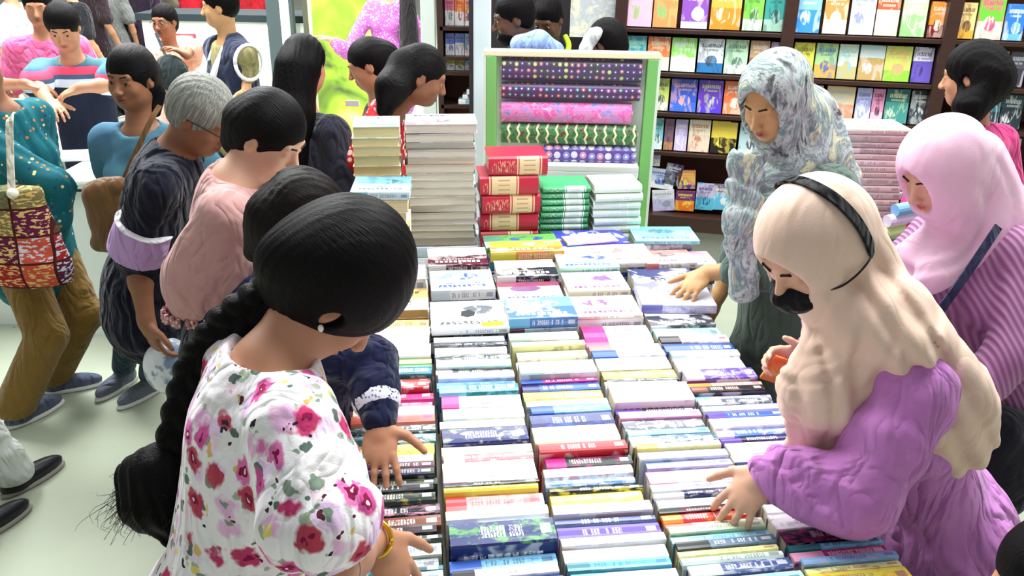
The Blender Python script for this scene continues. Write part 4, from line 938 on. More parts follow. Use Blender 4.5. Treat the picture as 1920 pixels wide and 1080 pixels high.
def top(p, root, mat, sleeve=.9, res=.011, o=.014, length=.0, neck=.075, neckf=.02, flare=0, amp=.005, freq=16, seed=1, name='top', neckz=0, hem=None, puff=0, fdir=None, extra=None, foldm=None, neckcut=True, nr=None, cuff=0):
    """sleeve: 0..1 along the upper arm, 1..2 along the forearm; length: metres below the hips"""
    k = p.s; sd = S(); add_torso(sd, p, o)
    if length > 0:
        sd.cap(p.P, p.P-V(0, 0, 1)*length, .15*k*p.bulk+o, .15*k*p.bulk+o+(hem or .03), k=.06, flat=(p.tf0, 1.25))
    for sg, a in p.arms.items():
        sl = sleeve[a['sg']] if isinstance(sleeve, dict) else sleeve
        r0 = .056*k*p.bulk**.5+o*.6
        if sl <= 0: continue
        if sl <= 1: sd.cap(a['S'], a['S']+(a['E']-a['S'])*sl, r0, .050*k+o+flare, k=.04)
        else:
            sd.cap(a['S'], a['E'], r0, .044*k+o+flare*.6+puff, k=.04); e = a['E']+(a['W']-a['E'])*(sl-1)
            mid = a['E']*.45+e*.55
            sd.cap(a['E'], mid, .044*k+o+flare*.8+puff, .038*k+o+flare+puff*.9, k=.03); sd.cap(mid, e, .038*k+o+flare+puff*.9, .028*k+o*.7+flare+cuff, k=.02)
    if extra: extra(sd)
    if amp:
        sd.disp(folds(fdir if fdir is not None else p.tx+p.tf*.35, freq, amp, seed, .7, mask=foldm)); sd.disp(folds(p.tu+p.tx*.6, freq*.6, amp*.5, seed+3, 1.0))
    if neckcut:
        nr = nr or 1; sd.ell(p.N+p.tf*neckf*k+p.tu*(.045+neckz)*k, (neck*k*nr, neck*k*.9, .075*k), np.stack([p.tx, p.tf, p.tu], 1), .008, True)
    if length <= 0: sd.plane(p.P-p.tu*(.09+length)*k, -p.tu)
    return sdf_obj(name, sd, res, mat, root)
def trousers(p, root, mat, res=.014, o=.012, wide=.0, name='trousers', cut=0, amp=.004):
    k = p.s; sd = S(); Rm = np.stack([p.tx, p.tf, p.tu], 1)
    sd.ell(p.P, (.16*k*p.bulk+o, .115*k*p.bulk+o, .13*k), Rm, .05)
    for h_, kn, an in ((p.HR, p.KR, p.AR), (p.HL, p.KL, p.AL)):
        sd.cap(h_, kn, .082*k+o, .056*k+o+wide*.5, k=.04); sd.cap(kn, an+V(0, 0, .02), .056*k+o+wide*.5, .044*k+o+wide, k=.02)
    sd.disp(folds((0, 0, 1), 9, amp, 5, 1.1))
    sd.plane((0, 0, .055), (0, 0, -1)); sd.plane(p.P+p.tu*.1*k, p.tu)
    return sdf_obj(name, sd, res, mat, root)
def skirt_(p, root, mat, r1=.26, z=.06, res=.016, name='skirt', amp=.012, freq=7, seed=3):
    k = p.s; sd = S(); sd.cap(p.P+p.tu*.06, V(p.P[0], p.P[1], z), .15*k*p.bulk, r1*k, k=.03, flat=(p.tf0, 1.15))
    sd.disp(folds(p.tx+p.tf0*.5, freq, amp, seed, .3)); sd.plane((0, 0, z), (0, 0, -1)); sd.plane(p.P+p.tu*.12*k, p.tu)
    return sdf_obj(name, sd, res, mat, root)
def shoes(p, root, mat, res=.008, dirs=None, sole=None, name='shoe'):
    k = p.s
    for i, an in enumerate((p.AR, p.AL)):
        d = nrm(dirs[i]) if dirs is not None else p.tf0; y = V(*d[:2], 0); x = V(y[1], -y[0], 0); Rm = np.stack([x, y, V(0, 0, 1)], 1); b = V(an[0], an[1], 0)
        sd = S(); sd.ell(b+y*.07*k+V(0, 0, .035), (.042*k, .135*k, .042*k), Rm, .02); sd.cap(b+V(0, 0, .04), b+V(0, 0, .10), .042*k, .040*k, k=.03); sd.plane((0, 0, .014), (0, 0, -1), .004)
        sdf_obj(name, sd, res, mat, root)
        sd = S(); sd.ell(b+y*.07*k+V(0, 0, .012), (.047*k, .142*k, .03), Rm, .01); sd.plane((0, 0, .022), (0, 0, 1), .003); sd.plane((0, 0, .001), (0, 0, -1), .003)
        sdf_obj('shoe_sole', sd, res*.8, sole or plain('sole_white', (226, 226, 222)), root)
def hair(p, root, mat, kind='short', res=.006, back=None, extra=None, front=.052, vol=0.0, fringe=0, seed=2, amp=.002, flow='down', cutz=-.05, earcover=False, ears=True):
    k = p.s; lc = hlocal(p); Rm = np.stack([p.hx, p.hf, p.hu], 1); sd = S()
    E = lambda c, r, kk=.02, cut=False: sd.ell(lc(c), [v*k for v in r], Rm, kk*k, cut)
    E((0, -.016, .033), (.083+vol, .100+vol, .093+vol))
    if kind != 'short': E((0, -.040, -.02), (.076+vol, .075+vol, .085), .03)
    else: E((0, -.036, -.01), (.074, .068, .065), .03)
    if extra: extra(sd, lc, k)
    E((0, .105, -.055+fringe), (.066, .075, .100), .008, True)
    if ears and not earcover:
        for g in (-1, 1): E((g*(.084+vol), .002, -.016), (.018+vol, .017, .026), .006, True)
    if amp: sd.disp(folds(p.hx+p.hf*.3, 55, amp*k, seed, .6))
    def attrs(vs):
        q = (vs-p.H); lx = q@p.hx; ly = q@p.hf+.01; lz = q@p.hu-.02
        if flow == 'back': r = np.sqrt(lx**2+lz**2)+.02; fl = np.stack([lx/r*26, lz/r*26, ly*14], 1)
        elif flow == 'world': r = np.sqrt(lx**2+ly**2)+.03; fl = np.stack([(vs-p.H)[:, 0]*230, (vs-p.H)[:, 1]*230, (vs-p.H)[:, 2]*12], 1)
        else: r = np.sqrt(lx**2+ly**2)+.02; fl = np.stack([lx/r*26+lx*40, ly/r*26+ly*40, lz*14], 1)
        return {'flow': fl}
    return sdf_obj('hair', sd, res, mat, root, attrs)
def strap(pts, w, t, mat, name='strap', parent=None, normal=None):
    pts = [V(*q) for q in pts]; mb = MB(); rings_ = []
    for i, q in enumerate(pts):
        d = nrm(pts[min(i+1, len(pts)-1)]-pts[max(0, i-1)]); nn = nrm(normal[i] if normal is not None else V(0, -1, .3)); a = nrm(np.cross(d, nn)); nn = np.cross(a, d)
        rings_.append([q+a*w/2-nn*t/2, q+a*w/2+nn*t/2, q-a*w/2+nn*t/2, q-a*w/2-nn*t/2])
    vs = [v for r_ in rings_ for v in r_]; fs = []
    for i in range(len(pts)-1):
        for j in range(4): fs.append((i*4+j, i*4+(j+1) % 4, (i+1)*4+(j+1) % 4, (i+1)*4+j))
    fs += [(3, 2, 1, 0), tuple((len(pts)-1)*4+j for j in range(4))]
    mb.add(vs, fs); return mb.build(name, mat, parent, bevel=0)
def spline(pts, n=8):
    P_ = [V(*q) for q in pts]; P_ = [P_[0]*2-P_[1]]+P_+[P_[-1]*2-P_[-2]]; out = []
    for i in range(1, len(P_)-2):
        for j in range(n):
            t = j/n; a, b, c, d = P_[i-1], P_[i], P_[i+1], P_[i+2]
            out.append(.5*((2*b)+(c-a)*t+(2*a-5*b+4*c-d)*t*t+(3*b-a-3*c+d)*t**3))
    out.append(P_[-2]); return out
def person(H, label, **k):
    p = Person(H, **k); root = empty('person', (p.P[0], p.P[1], 0), label, 'person'); return p, root
def glasses(p, root, c=(40, 36, 36)):
    lc = hlocal(p); m = plain('spectacle_frame', c, .3)
    for g in (-1, 1):
        mb = MB(); mb.tube([lc((g*.033+.022*cos(t), .099, .0+.016*sin(t))) for t in np.linspace(0, 2*pi, 17)], .0014, 5); e = mb.build('spectacle_rim', m, root)
        mb = MB(); mb.tube([lc((g*.055, .098, .004)), lc((g*.078, .03, .006)), lc((g*.080, -.012, .0))], .0016, 5); mb.build('spectacle_arm', m, root)
    mb = MB(); mb.tube([lc((-.011, .101, .002)), lc((.011, .101, .002))], .0014, 5); mb.build('spectacle_bridge', m, root)
def scarf(p, root, mat, drape, res=.008, amp=.005, wl=.035, seed=3, name='headscarf', face=(.058, .075, .088), facez=-.012, out=.018, neckr=.085, extra=None, k2=.03, facey=.115, fk=.010, ringc=(0, .09, -.10), mask=None, amp2=None):
    """cloth wrapped round the head, face left open; drape = list of (a, b, ra, rb[, flat])"""
    k = p.s; lc = hlocal(p); Rm = np.stack([p.hx, p.hf, p.hu], 1); sd = S()
    E = lambda c, r, kk=.02, cut=False: sd.ell(lc(c), [v*k for v in r], Rm, kk*k, cut)
    E((0, -.018, .030), (.078+out, .102+out, .090+out)); E((0, .000, -.045), (.066+out, .080+out, .085+out*.6), .04)
    sd.cap(lc((0, -.005, -.085)), p.N+p.tf*.01, neckr*k*.9, neckr*k*1.1, k=.04)
    for d in drape:
        sd.cap(d[0], d[1], d[2], d[3], k=d[5] if len(d) > 5 else .04, flat=d[4] if len(d) > 4 else None)
    if extra: extra(sd, lc, k)
    top_ = lc((0, 0, .0)); up = p.hu
    def m2(P): return np.clip((.02*k-((P-p.H)@up))/(.12*k), .04, 1)
    sd.disp(rings(lc(ringc), wl, amp, seed, .45, mask or m2)); sd.disp(folds(p.tx+p.tu*.4, 9, (amp2 if amp2 is not None else amp*.6), seed+5, 1.0, mask=m2))
    sd.ell(lc((0, facey, facez)), [v*k for v in face], Rm, fk, True)
    return sdf_obj(name, sd, res, mat, root)
def headat(px, Y, z):
    P = at(px, 60, Y); for_ = P.copy(); lo, hi = -900, 1500
    for _ in range(40):
        m = (lo+hi)/2
        if at(px, m, Y)[2] > z: lo = m
        else: hi = m
    return at(px, lo, Y)
# patterned cloths
def floral_mat():
    n = NM('floral_cotton', .85, .15); p = n.coord(); wv = n.node('ShaderNodeVectorMath', operation='MULTIPLY_ADD')
    n.link(n.noise(p, 34, 2, .6, 0, 1), wv.inputs[0]); wv.inputs[1].default_value = (.042, .042, .042); n.link(p, wv.inputs[2]); q = wv.outputs[0]
    col = n.mix(n.noise(p, 6, 1), lin((250, 248, 246)), lin((246, 240, 244)))
    def layer(col, sc, thr, stops, off, keep=.5, soft=.05):
        v = n.voro(n.mapping(q, (1, 1, 1), off), sc, rnd=.9); c = n.sep(v.outputs['Color'])
        m = n.math('MULTIPLY', n.math('SUBTRACT', 1, n.sm(v.outputs['Distance'], thr-soft, thr)), n.math('GREATER_THAN', c[1], keep))
        cc = n.ramp(c[0], stops, 'CONSTANT'); return n.mix(m, col, cc), v.outputs['Distance'], m, c
    col, *_ = layer(col, 19, .50, [(0, lin((236, 208, 238))), (.5, lin((240, 190, 226))), (.75, lin((250, 226, 236)))], (.3, .1, .7), .25, .16)
    col, *_ = layer(col, 30, .34, [(0, lin((140, 158, 140))), (.4, lin((96, 116, 106))), (.7, lin((170, 186, 160)))], (.9, .4, .2), .38)
    col, *_ = layer(col, 34, .30, [(0, lin((236, 216, 120))), (.6, lin((226, 190, 110)))], (.1, .8, .5), .74)
    col, d, m, c = layer(col, 17, .46, [(0, lin((206, 84, 150))), (.35, lin((196, 60, 110))), (.6, lin((226, 120, 180))), (.8, lin((190, 70, 90)))], (.55, .25, .9), .40, .12)
    core = n.math('MULTIPLY', m, n.math('LESS_THAN', d, .2)); col = n.mix(core, col, lin((140, 24, 70)))
    core = n.math('MULTIPLY', m, n.math('LESS_THAN', d, .08)); col = n.mix(core, col, lin((250, 220, 226)))
    col, *_ = layer(col, 46, .26, [(0, lin((40, 44, 56))), (.5, lin((90, 40, 50)))], (.2, .6, .1), .78, .03)
    n.crease(.6); return n.color(col)
def marl_mat(name, cols, sc=9, stretch=(1, 1, .35), dist=1.5):
    n = NM(name, .85, .15); p = n.coord(); a = n.noise(n.mapping(p, stretch), sc, 5, .72, dist)
    v = n.noise(n.mapping(p, (1, 1, 1), (3, 1, 2)), sc*2.6, 3, .6, 1)
    c = n.ramp(a, [(.3+.4*i/(len(cols)-1), lin(c)) for i, c in enumerate(cols)])
    c = n.mix(n.math('MULTIPLY', n.sm(v, .5, .7), .6), c, lin(cols[-1])); n.bump(a, .3, .006); return n.color(c)
def spots_mat(name, bg, cols, sc, thr=.3, keep=.3):
    n = NM(name, .85, .15); p = n.coord(); v = n.voro(p, sc, rnd=.9); c = n.sep(v.outputs['Color'])
    m = n.math('MULTIPLY', n.math('LESS_THAN', v.outputs['Distance'], thr), n.math('GREATER_THAN', c[1], keep))
    a = lin(bg); n.bump(n.noise(p, 24, 3), .25, .006)
    return n.color(n.mix(m, n.mix(n.noise(p, 8, 3), a, tuple(x*.8 for x in a)), n.ramp(c[0], [(i/len(cols), lin(k)) for i, k in enumerate(cols)], 'CONSTANT')))
def stripe_mat(name, base, bands, axis_z=True):
    """bands: (z low, z high, colour) in metres of height"""
    n = NM(name, .85, .15); p = n.coord(); z = n.sep(p)[2]; col = lin(base)
    for a, b, c in bands:
        m = n.math('MULTIPLY', n.math('GREATER_THAN', z, a), n.math('LESS_THAN', z, b)); col = n.mix(m, col, lin(c))
    n.bump(n.noise(p, 24, 3), .25, .006); return n.color(col)

TRD = cloth('dark_trousers', (34, 34, 42)); JEAN = cloth('blue_jeans', (44, 60, 88)); BLK = plain('black_leather', (26, 26, 30), .4)

# ---- the woman in the floral dress, nearest to us
p, r = person(at(634, 552, 1.33), 'person in a white floral dress, back to us, long black braid, bending over the books', h=1.64, head=(80, 58, 0), yaw=58, N=at(510, 676, 1.25), P=at(425, 1180, 1.17), bulk=1.08)
p.arm('R', W=onz(704, 1004, 1.05), elbow=at(622, 1072, 1.0), hand=onz(752, 1090, .97)-onz(704, 1004, 1.05), palm=(0, .2, -1), curl=30)
p.arm('L', W=at(600, 960, 1.45), elbow=at(500, 900, 1.48), hand=(.6, .1, -.6))
build_body(p, r, SK['tan'], .011, .0036, .0036, eyes='closed')
top(p, r, floral_mat(), sleeve={1: .58, -1: .58}, res=.0075, length=.55, flare=.034, hem=.0, amp=.006, freq=9, neck=.088, neckz=.0, name='floral_dress', seed=7, neckf=-.006, o=.016, nr=1.12)
def bun(sd, lc, k):
    sd.ell(lc((0, -.105, -.005)), (.062, .05, .06), np.stack([p.hx, p.hf, p.hu], 1), .05)
    sd.cap(lc((0, -.10, -.04)), BR[3], .042, .030, k=.04)
    sd.ell(lc((0, -.045, .060)), (.112, .108, .112), None, .04)
BR = spline([at(548, 540, 1.33), at(505, 562, 1.33), at(452, 592, 1.33), at(404, 636, 1.33), at(366, 692, 1.325), at(342, 760, 1.31), at(322, 836, 1.29)], 9)
hair(p, r, HR['black'], 'long', .0042, extra=bun, vol=.012, flow='back', seed=4, fringe=-.012, amp=.0018)
sd = S(); nb = len(BR)
for j in range(3):
    prev = None
    for i in range(nb*2):
        f = i/2; a = BR[min(int(f), nb-1)]; b = BR[min(int(f)+1, nb-1)]; q = a+(b-a)*(f-int(f)); d = nrm(BR[min(int(f)+1, nb-1)]-BR[max(int(f)-1, 0)])
        sx = nrm(np.cross(d, V(0, 1, 0))); sy = np.cross(sx, d); ph = f*.42+j*2*pi/3; am = .022-.008*f/nb
        q = q+sx*am*1.15*cos(ph)+sy*am*.6*sin(2*ph); rr = .0225-.007*f/nb
        if prev is not None: sd.cap(prev, q, rr, k=.003)
        prev = q
def flowb(vs): q = vs-p.H; return {'flow': np.stack([q[:, 0]*150-q[:, 2]*90, q[:, 1]*150, q[:, 2]*40], 1)}
sdf_obj('braid', sd, .0042, HR['black'], r, flowb)
sd = S(); sd.cap(at(324, 828, 1.29), at(318, 848, 1.29), .017, .017, k=.004); sdf_obj('hair_tie', sd, .004, plain('hair_tie', (110, 40, 80)), r)
sd = S(); tl = [at(318, 846, 1.29), at(300, 885, 1.28), at(288, 935, 1.27), at(300, 985, 1.26)]
for a, b, ra, rb in ((tl[0], tl[1], .016, .05), (tl[1], tl[2], .05, .058), (tl[2], at(262, 950, 1.27), .05, .022), (tl[2], at(318, 1005, 1.26), .05, .018), (tl[1], at(250, 890, 1.28), .045, .03)): sd.cap(a, b, ra, rb, k=.03)
sd.disp(folds((1, 0, .2), 40, .004, 3, .8)); sdf_obj('braid_tail', sd, .005, HR['black'], r, flowb)
def wisps(root, starts, mat, r0=.0009, name='hair_strands'):
    mb = MB()
    for pts in starts: mb.tube(pts, [r0*(1-.8*i/(len(pts)-1)) for i in range(len(pts))], 3)
    return mb.build(name, mat, root, smooth=True)
rg = random.Random(5); st = []
for i in range(900):
    a = V(*tl[0])+V(rg.gauss(0, .006), rg.gauss(0, .006), 0); t1 = tl[1]+V(rg.gauss(-.003, .022), rg.gauss(0, .02), rg.gauss(0, .012)); t2 = tl[2]+V(rg.gauss(-.006, .030), rg.gauss(0, .03), rg.gauss(0, .02)); t3 = t2+V(rg.gauss(-.002, .008), rg.gauss(0, .008), -abs(rg.gauss(.012, .010)))
    st.append(spline([a, t1, t2, t3], 3))
wisps(r, st, plain('hair_strand', (24, 18, 18), .4), .0011)
lc = hlocal(p); sd = S(); sd.ell(lc((.088, .004, -.036)), (.005, .005, .007)); sdf_obj('earring', sd, .0015, plain('pearl', (236, 230, 214), .2), r)
A_ = p.arms['R']; mb = MB(); wq = A_['W']-nrm(A_['W']-A_['E'])*.018; bx = nrm(np.cross(nrm(A_['W']-A_['E']), V(0, 0, 1))); by = np.cross(nrm(A_['W']-A_['E']), bx)
mb.tube([wq+bx*.036*cos(t)+by*.034*sin(t) for t in np.linspace(0, 2*pi, 25)], .0048, 7); mb.build('gold_bangle', plain('gold', (226, 180, 60), .25, .6, 1), r, True)

# ---- the beige headscarf
p, r = person(at(1518, 462, 1.50), 'person in a beige headscarf, black face mask and orchid blouse, reaching over the books', h=1.62, head=(240, 40, 0), yaw=262, N=at(1625, 625, 1.53), P=at(1765, 985, 1.58), bulk=1.05)
W1 = onz(1436, 884, 1.03)
p.arm('L', W=W1, elbow=at(1592, 928, 1.37), hand=onz(1372, 958, .955)-W1, palm=(-.25, .1, -1), curl=[34, 30, 30, 36], spread=9)
p.arm('R', W=at(1740, 900, 1.85), hint=(.6, .3, -1), hand=(-.5, 0, -.8))
build_body(p, r, SK['fair'], .011, .0036, .0036, eyes='closed')
orch = cloth('orchid_cotton', (190, 118, 190), c2=(206, 136, 204))
def gather(sd):
    a = p.arms['L']; sd.cap(a['S']+V(0, -.01, -.05), a['E']+V(.01, 0, .01), .060, .080, k=.04); sd.cap(a['E'], a['W']*.75+a['E']*.25+V(0, 0, .0), .074, .046, k=.05)
top(p, r, orch, sleeve=1.93, res=.0085, length=.62, flare=.004, puff=.004, amp=.0085, freq=9, name='blouse', seed=11, hem=.05, extra=gather, fdir=p.tx*.3+V(.55, 0, .5))
lc = hlocal(p)
bg = cloth('beige_scarf', (228, 194, 172), c2=(234, 206, 188), k_=.55, st=.4)
k = p.s
drape = [(p.N+V(-.03, -.03, -.02), p.N+V(-.08, -.05, -.10), .085, .090), (p.N+V(-.07, -.04, -.10), at(1545, 850, 1.50), .085, .080, (V(0, 1, 0), 1.6)),
         (at(1575, 420, 1.53), at(1655, 620, 1.52), .070, .075), (at(1660, 610, 1.46), at(1765, 770, 1.43), .098, .105, (nrm(V(-.3, 1, .4)), 1.6)), (at(1760, 750, 1.43), at(1808, 845, 1.44), .100, .062, (nrm(V(-.3, 1, .3)), 1.7)), (at(1620, 590, 1.45), at(1690, 640, 1.40), .065, .06)]
def bfold(sd, lc, k):
    c = lc((0, .03, -.11)); nx = p.N[0]
    sg_ = lambda x: 1/(1+np.exp(-np.clip(x, -30, 30)))
    below = lambda P: sg_((c[2]-.0-P[:, 2])/.02)
    fr = lambda P: below(P)*sg_((nx-.045-P[:, 0])/.02); bk = lambda P: sg_((P[:, 0]-p.H[0]-.06-np.clip(p.H[2]-.06-P[:, 2], 0, .08))/.02)*sg_((p.H[2]+.03-P[:, 2])/.03)
    sd.disp(pleats(V(1, 0, .12), .048, .0062, 3, mask=fr)); sd.disp(pleats(V(.80, -.1, .60), .056, .0095, 12, mask=bk))
scarf(p, r, bg, drape, res=.0055, amp=.0035, wl=.05, seed=5, extra=bfold, out=.019, face=(.060, .080, .072), facez=-.004, facey=.112, amp2=.0015)
# mask over nose and chin
sd = S(); Rm = np.stack([p.hx, p.hf, p.hu], 1); sd.ell(lc((0, .046, -.058)), (.060*k, .078*k, .052*k), Rm); sd.cap(lc((0, .09, -.02)), lc((0, .114, -.034)), .010*k, .014*k, k=.02)
sd.plane(lc((0, 0, -.022)), p.hu); sd.plane(lc((0, .032, 0)), -p.hf); sd.disp(folds(p.hu, 60, .0006, 1, .05)); sdf_obj('face_mask', sd, .0035, cloth('black_mask', (24, 24, 28)), r)
for g in (-1, 1):
    mb = MB(); mb.tube(spline([lc((g*.058, .066, -.036)), lc((g*.090, .040, -.034)), lc((g*.104, .012, -.030)), lc((g*.109, -.020, -.026)), lc((g*.101, -.052, -.030))], 5), .0022, 6); mb.build('mask_cord', BLK, r, True)
hb = spline([lc((g_*.094, -.052, z_*.97)) for g_, z_ in ((-.99, -.035), (-1.03, .02), (-.93, .075), (-.6, .119), (0, .136), (.6, .119), (.93, .075), (1.03, .02), (.99, -.035))], 5)
nn = [nrm(q-lc((0, -.02, .02))) for q in hb]
strap([q+n_*.004 for q, n_ in zip(hb, nn)], .021, .006, cloth('black_mask', (24, 24, 28)), 'head_strap', r, nn)

# ---- the grey patterned headscarf
p, r = person(at(1450, 186, 2.45), 'person in a grey marbled headscarf and sage dress, one hand on a violet book', h=1.64, head=(228, 28, 0), yaw=250, N=at(1500, 305, 2.5), P=at(1478, 570, 2.5), bulk=1.0)
W1 = onz(1325, 512, 1.02)
p.arm('L', W=W1, hint=(.3, -.5, -.6), hand=onz(1283, 548, .975)-W1, palm=(0, .1, -1), curl=20, spread=7)
p.arm('R')
build_body(p, r, SK['olive'], .013, .0045, .005, eyes='closed')
sage = cloth('sage_dress', (92, 108, 98), c2=(78, 96, 88)); MARB = marl_mat('marbled_scarf', [(36, 40, 46), (96, 104, 104), (196, 204, 200), (104, 132, 136), (216, 212, 176), (126, 116, 136)], 8, (1, 1, .4), 2)
top(p, r, sage, sleeve=1.55, res=.012, length=.62, hem=.1, amp=.006, freq=9, name='dress', flare=.02, seed=2)
drape = [(p.N+V(.0, 0, 0), p.N+V(-.12, -.05, -.10), .10, .08), (p.N+V(.02, -.02, 0), p.N+V(.12, 0, -.06), .10, .08), (at(1400, 300, 2.38), at(1392, 420, 2.34), .055, .052, (V(0, 1, 0), 1.6)), (at(1392, 420, 2.34), at(1395, 545, 2.33), .050, .045, (V(0, 1, 0), 1.8)), (at(1520, 210, 2.5), at(1545, 290, 2.48), .075, .08)]
scarf(p, r, MARB, drape, res=.008, amp=.010, wl=.07, seed=8, out=.022, face=(.066, .085, .100), facey=.108, facez=-.014, amp2=.006)
shoes(p, r, BLK)

# ---- the pink headscarf
p, r = person(at(1762, 318, 2.14), 'person in a pale pink headscarf and mauve knit top, holding an orange booklet', h=1.6, head=(248, 32, 0), yaw=245, N=at(1835, 430, 2.2), P=at(1868, 720, 2.2), bulk=1.08)
p.arm('R', W=at(1508, 668, 2.02), hint=(0, .3, -1), hand=(-1, -.1, .05), palm=(0, -1, -.3), curl=40)
p.arm('L', W=at(1790, 770, 2.0), elbow=at(1900, 660, 1.98), hand=(-.9, 0, -.3))
build_body(p, r, SK['fair'], .013, .0045, .005, eyes='closed')
def rib_mat():
    n = NM('mauve_rib_knit', .9, .1); x, y, z = n.sep(n.coord()); s_ = n.math('SINE', n.math('MULTIPLY', n.math('ADD', n.math('MULTIPLY', x, 1), n.math('MULTIPLY', z, .5)), 380))
    n.bump(s_, .5, .003); return n.color(n.mix(n.sm(s_, -1, 1), lin((150, 104, 140)), lin((188, 142, 176))))
top(p, r, rib_mat(), sleeve=1.85, res=.012, length=.16, flare=.012, amp=.005, freq=9, name='knit_top', seed=4)
pk = cloth('pink_scarf', (244, 206, 224), c2=(240, 192, 216), k_=.6, st=.45)
drape = [(p.N, p.N+V(-.16, -.02, -.10), .10, .075), (p.N+V(-.1, -.06, -.06), at(1745, 520, 2.06), .075, .05, (V(0, 1, 0), 1.4)), (p.N, p.N+V(.14, .0, -.02), .09, .07), (at(1820, 300, 2.2), at(1870, 400, 2.2), .085, .085)]
scarf(p, r, pk, drape, res=.008, amp=.008, wl=.075, seed=15, out=.026, face=(.052, .075, .082), facey=.118, facez=-.014)
trousers(p, r, TRD); shoes(p, r, BLK)
a = [at(1872, 425, 2.06), at(1822, 500, 2.0), at(1765, 580, 1.98), at(1700, 680, 2.0)]
tag(strap([q for q in spline(a, 5)], .022, .006, cloth('navy_strap', (44, 48, 76)), 'bag_strap', None), 'navy shoulder strap crossing the mauve knit top', 'strap')
sd = S(); sd.ell(at(1895, 860, 2.0), (.13, .07, .15), None); sd.cap(at(1870, 800, 2.0), at(1880, 920, 2.0), .06, .07, k=.05); sd.disp(folds((.4, 0, 1), 9, .006, 2, 1)); tag(sdf_obj('handbag', sd, .009, cloth('black_bag', (30, 32, 38), st=.4)), 'black soft handbag hanging beside the orchid blouse at the right edge', 'bag')
bq = at(1462, 695, 2.0); mb = MB(); bx = nrm(V(.9, .1, -.35)); by = nrm(V(.25, -.35, .95)); bz = np.cross(bx, by); mb.box((-.040, -.048, -.004), (.040, .048, .004), frame(bq, bx, by, bz))
tag(mb.build('booklet', blotch_mat('orange_booklet', [(236, 90, 40), (240, 130, 60), (250, 200, 120)], 22), bevel=.002), 'small orange booklet held up in front of the dark sage dress', 'booklet')

# ---- girl at the shelf with the pink backpack
p, r = person(at(1822, 142, 3.05), 'person with black hair and a hot pink top facing the bookshelf', h=1.6, head=(310, 12, 0), yaw=335, lean=8)
p.arm('L', hint=None); p.arm('R')
build_body(p, r, SK['tan'], .015, .007, .008)
top(p, r, cloth('hot_pink_top', (214, 60, 130)), sleeve=.9, res=.013, flare=.02, length=.12, amp=.006, freq=8, name='shirt', seed=6)
def pony(sd, lc, k): sd.cap(lc((0, -.06, -.02)), at(1820, 200, 2.97), .085, .055, k=.03); sd.cap(at(1820, 200, 2.97), at(1815, 235, 2.95), .055, .02, k=.03)
hair(p, r, HR['black'], 'long', .007, extra=pony, flow='world', vol=.006)
trousers(p, r, TRD); shoes(p, r, BLK)

# ---- navy-sleeved woman behind the floral one, hand on the books
p, r = person(at(574, 432, 1.86), 'person in a navy lace-cuffed top behind the floral dress, hand flat on the books', h=1.6, head=(70, 40, 0), yaw=75, N=at(575, 560, 1.84), P=at(580, 830, 1.86))
W1 = onz(712, 792, 1.03)
p.arm('R', W=W1, elbow=at(696, 680, 1.72), hand=onz(712, 880, .96)-W1, palm=(0, .1, -1), curl=12, spread=8, thumb=(1.0, .35, .05))
p.arm('L', W=onz(740, 640, 1.0)+V(-.25, .0, 0), hand=(1, 0, -.2))
build_body(p, r, SK['tan'], .012, .006, .0038, eyes='closed')
nav = cloth('navy_cotton', (20, 26, 58)); top(p, r, nav, sleeve=1.93, res=.0105, length=.1, flare=.004, amp=.006, name='navy_top', seed=9)
a = p.arms['R']; c = a['E']*.45+a['W']*.55; d = nrm(a['W']-a['E']); sd = S(); sd.cap(c-d*.012, c+d*.012, .052, .056, k=.01); sd.disp(folds((1, .4, .2), 60, .004, 2, .8)); sdf_obj('lace_cuff', sd, .005, spots_mat('white_lace', (226, 226, 236), [(120, 126, 160), (60, 66, 110)], 130, .35, .3), r)
def bun2(sd, lc, k): sd.cap(lc((0, -.06, .06)), at(560, 374, 1.84), .07, .055, k=.04); sd.cap(at(560, 374, 1.84), at(508, 415, 1.84), .055, .04, k=.04); sd.cap(at(505, 400, 1.84), at(480, 470, 1.86), .05, .03, k=.04)
hair(p, r, HR['brown'], 'long', .006, extra=bun2, vol=.008, flow='back')
skirt_(p, r, nav, .24)

# ---- dusty rose top
p, r = person(at(506, 254, 2.2), 'person in a loose dusty rose top with fringed sleeves and short black hair, looking down', h=1.6, head=(106, 34, 0), yaw=80, N=at(440, 336, 2.16), P=at(415, 640, 2.18), bulk=.92)
p.arm('R', W=at(432, 612, 1.98), elbow=at(362, 548, 2.05), hand=(.7, -.1, -.6), palm=(0, -.3, -1), curl=35)
p.arm('L', W=at(560, 520, 2.3), hand=(1, 0, -.3))
build_body(p, r, SK['fair'], .012, .0042, .0055, eyes='closed')
rose = cloth('dusty_rose', (190, 142, 138), c2=(200, 154, 150), st=.6)
def cape(sd):
    a = p.arms['R']; sd.cap(a['S']+V(-.01, 0, -.02), a['E']*.9+a['S']*.1+V(.015, 0, -.02), .058, .105, k=.05, flat=(V(0, 1, 0), 1.4))
    sd.plane(a['E']+V(0, 0, -.055), (0.1, 0, -1))
top(p, r, rose, sleeve=.8, res=.0085, length=.0, amp=.008, freq=9, name='loose_top', seed=21, neck=.105, neckz=.01, extra=cape, fdir=V(1, .3, 0), flare=.03)
mb = MB(); a = p.arms['R']
for i in range(26):
    t = 2*pi*i/26; q = a['E']+V(.015+.100*cos(t), .075*sin(t), -.045); mb.tube([q, q+V(.004*cos(i*3), .004*sin(i*2), -.028)], [.006, .009], 5)
mb.build('sleeve_fringe', spots_mat('rose_fringe', (196, 140, 140), [(90, 60, 60), (230, 214, 206)], 90, .4, .2), r, True)
def bobx(sd, lc, k): sd.cap(lc((0, -.08, -.01)), lc((0, -.075, -.075)), .06, .045, k=.03)
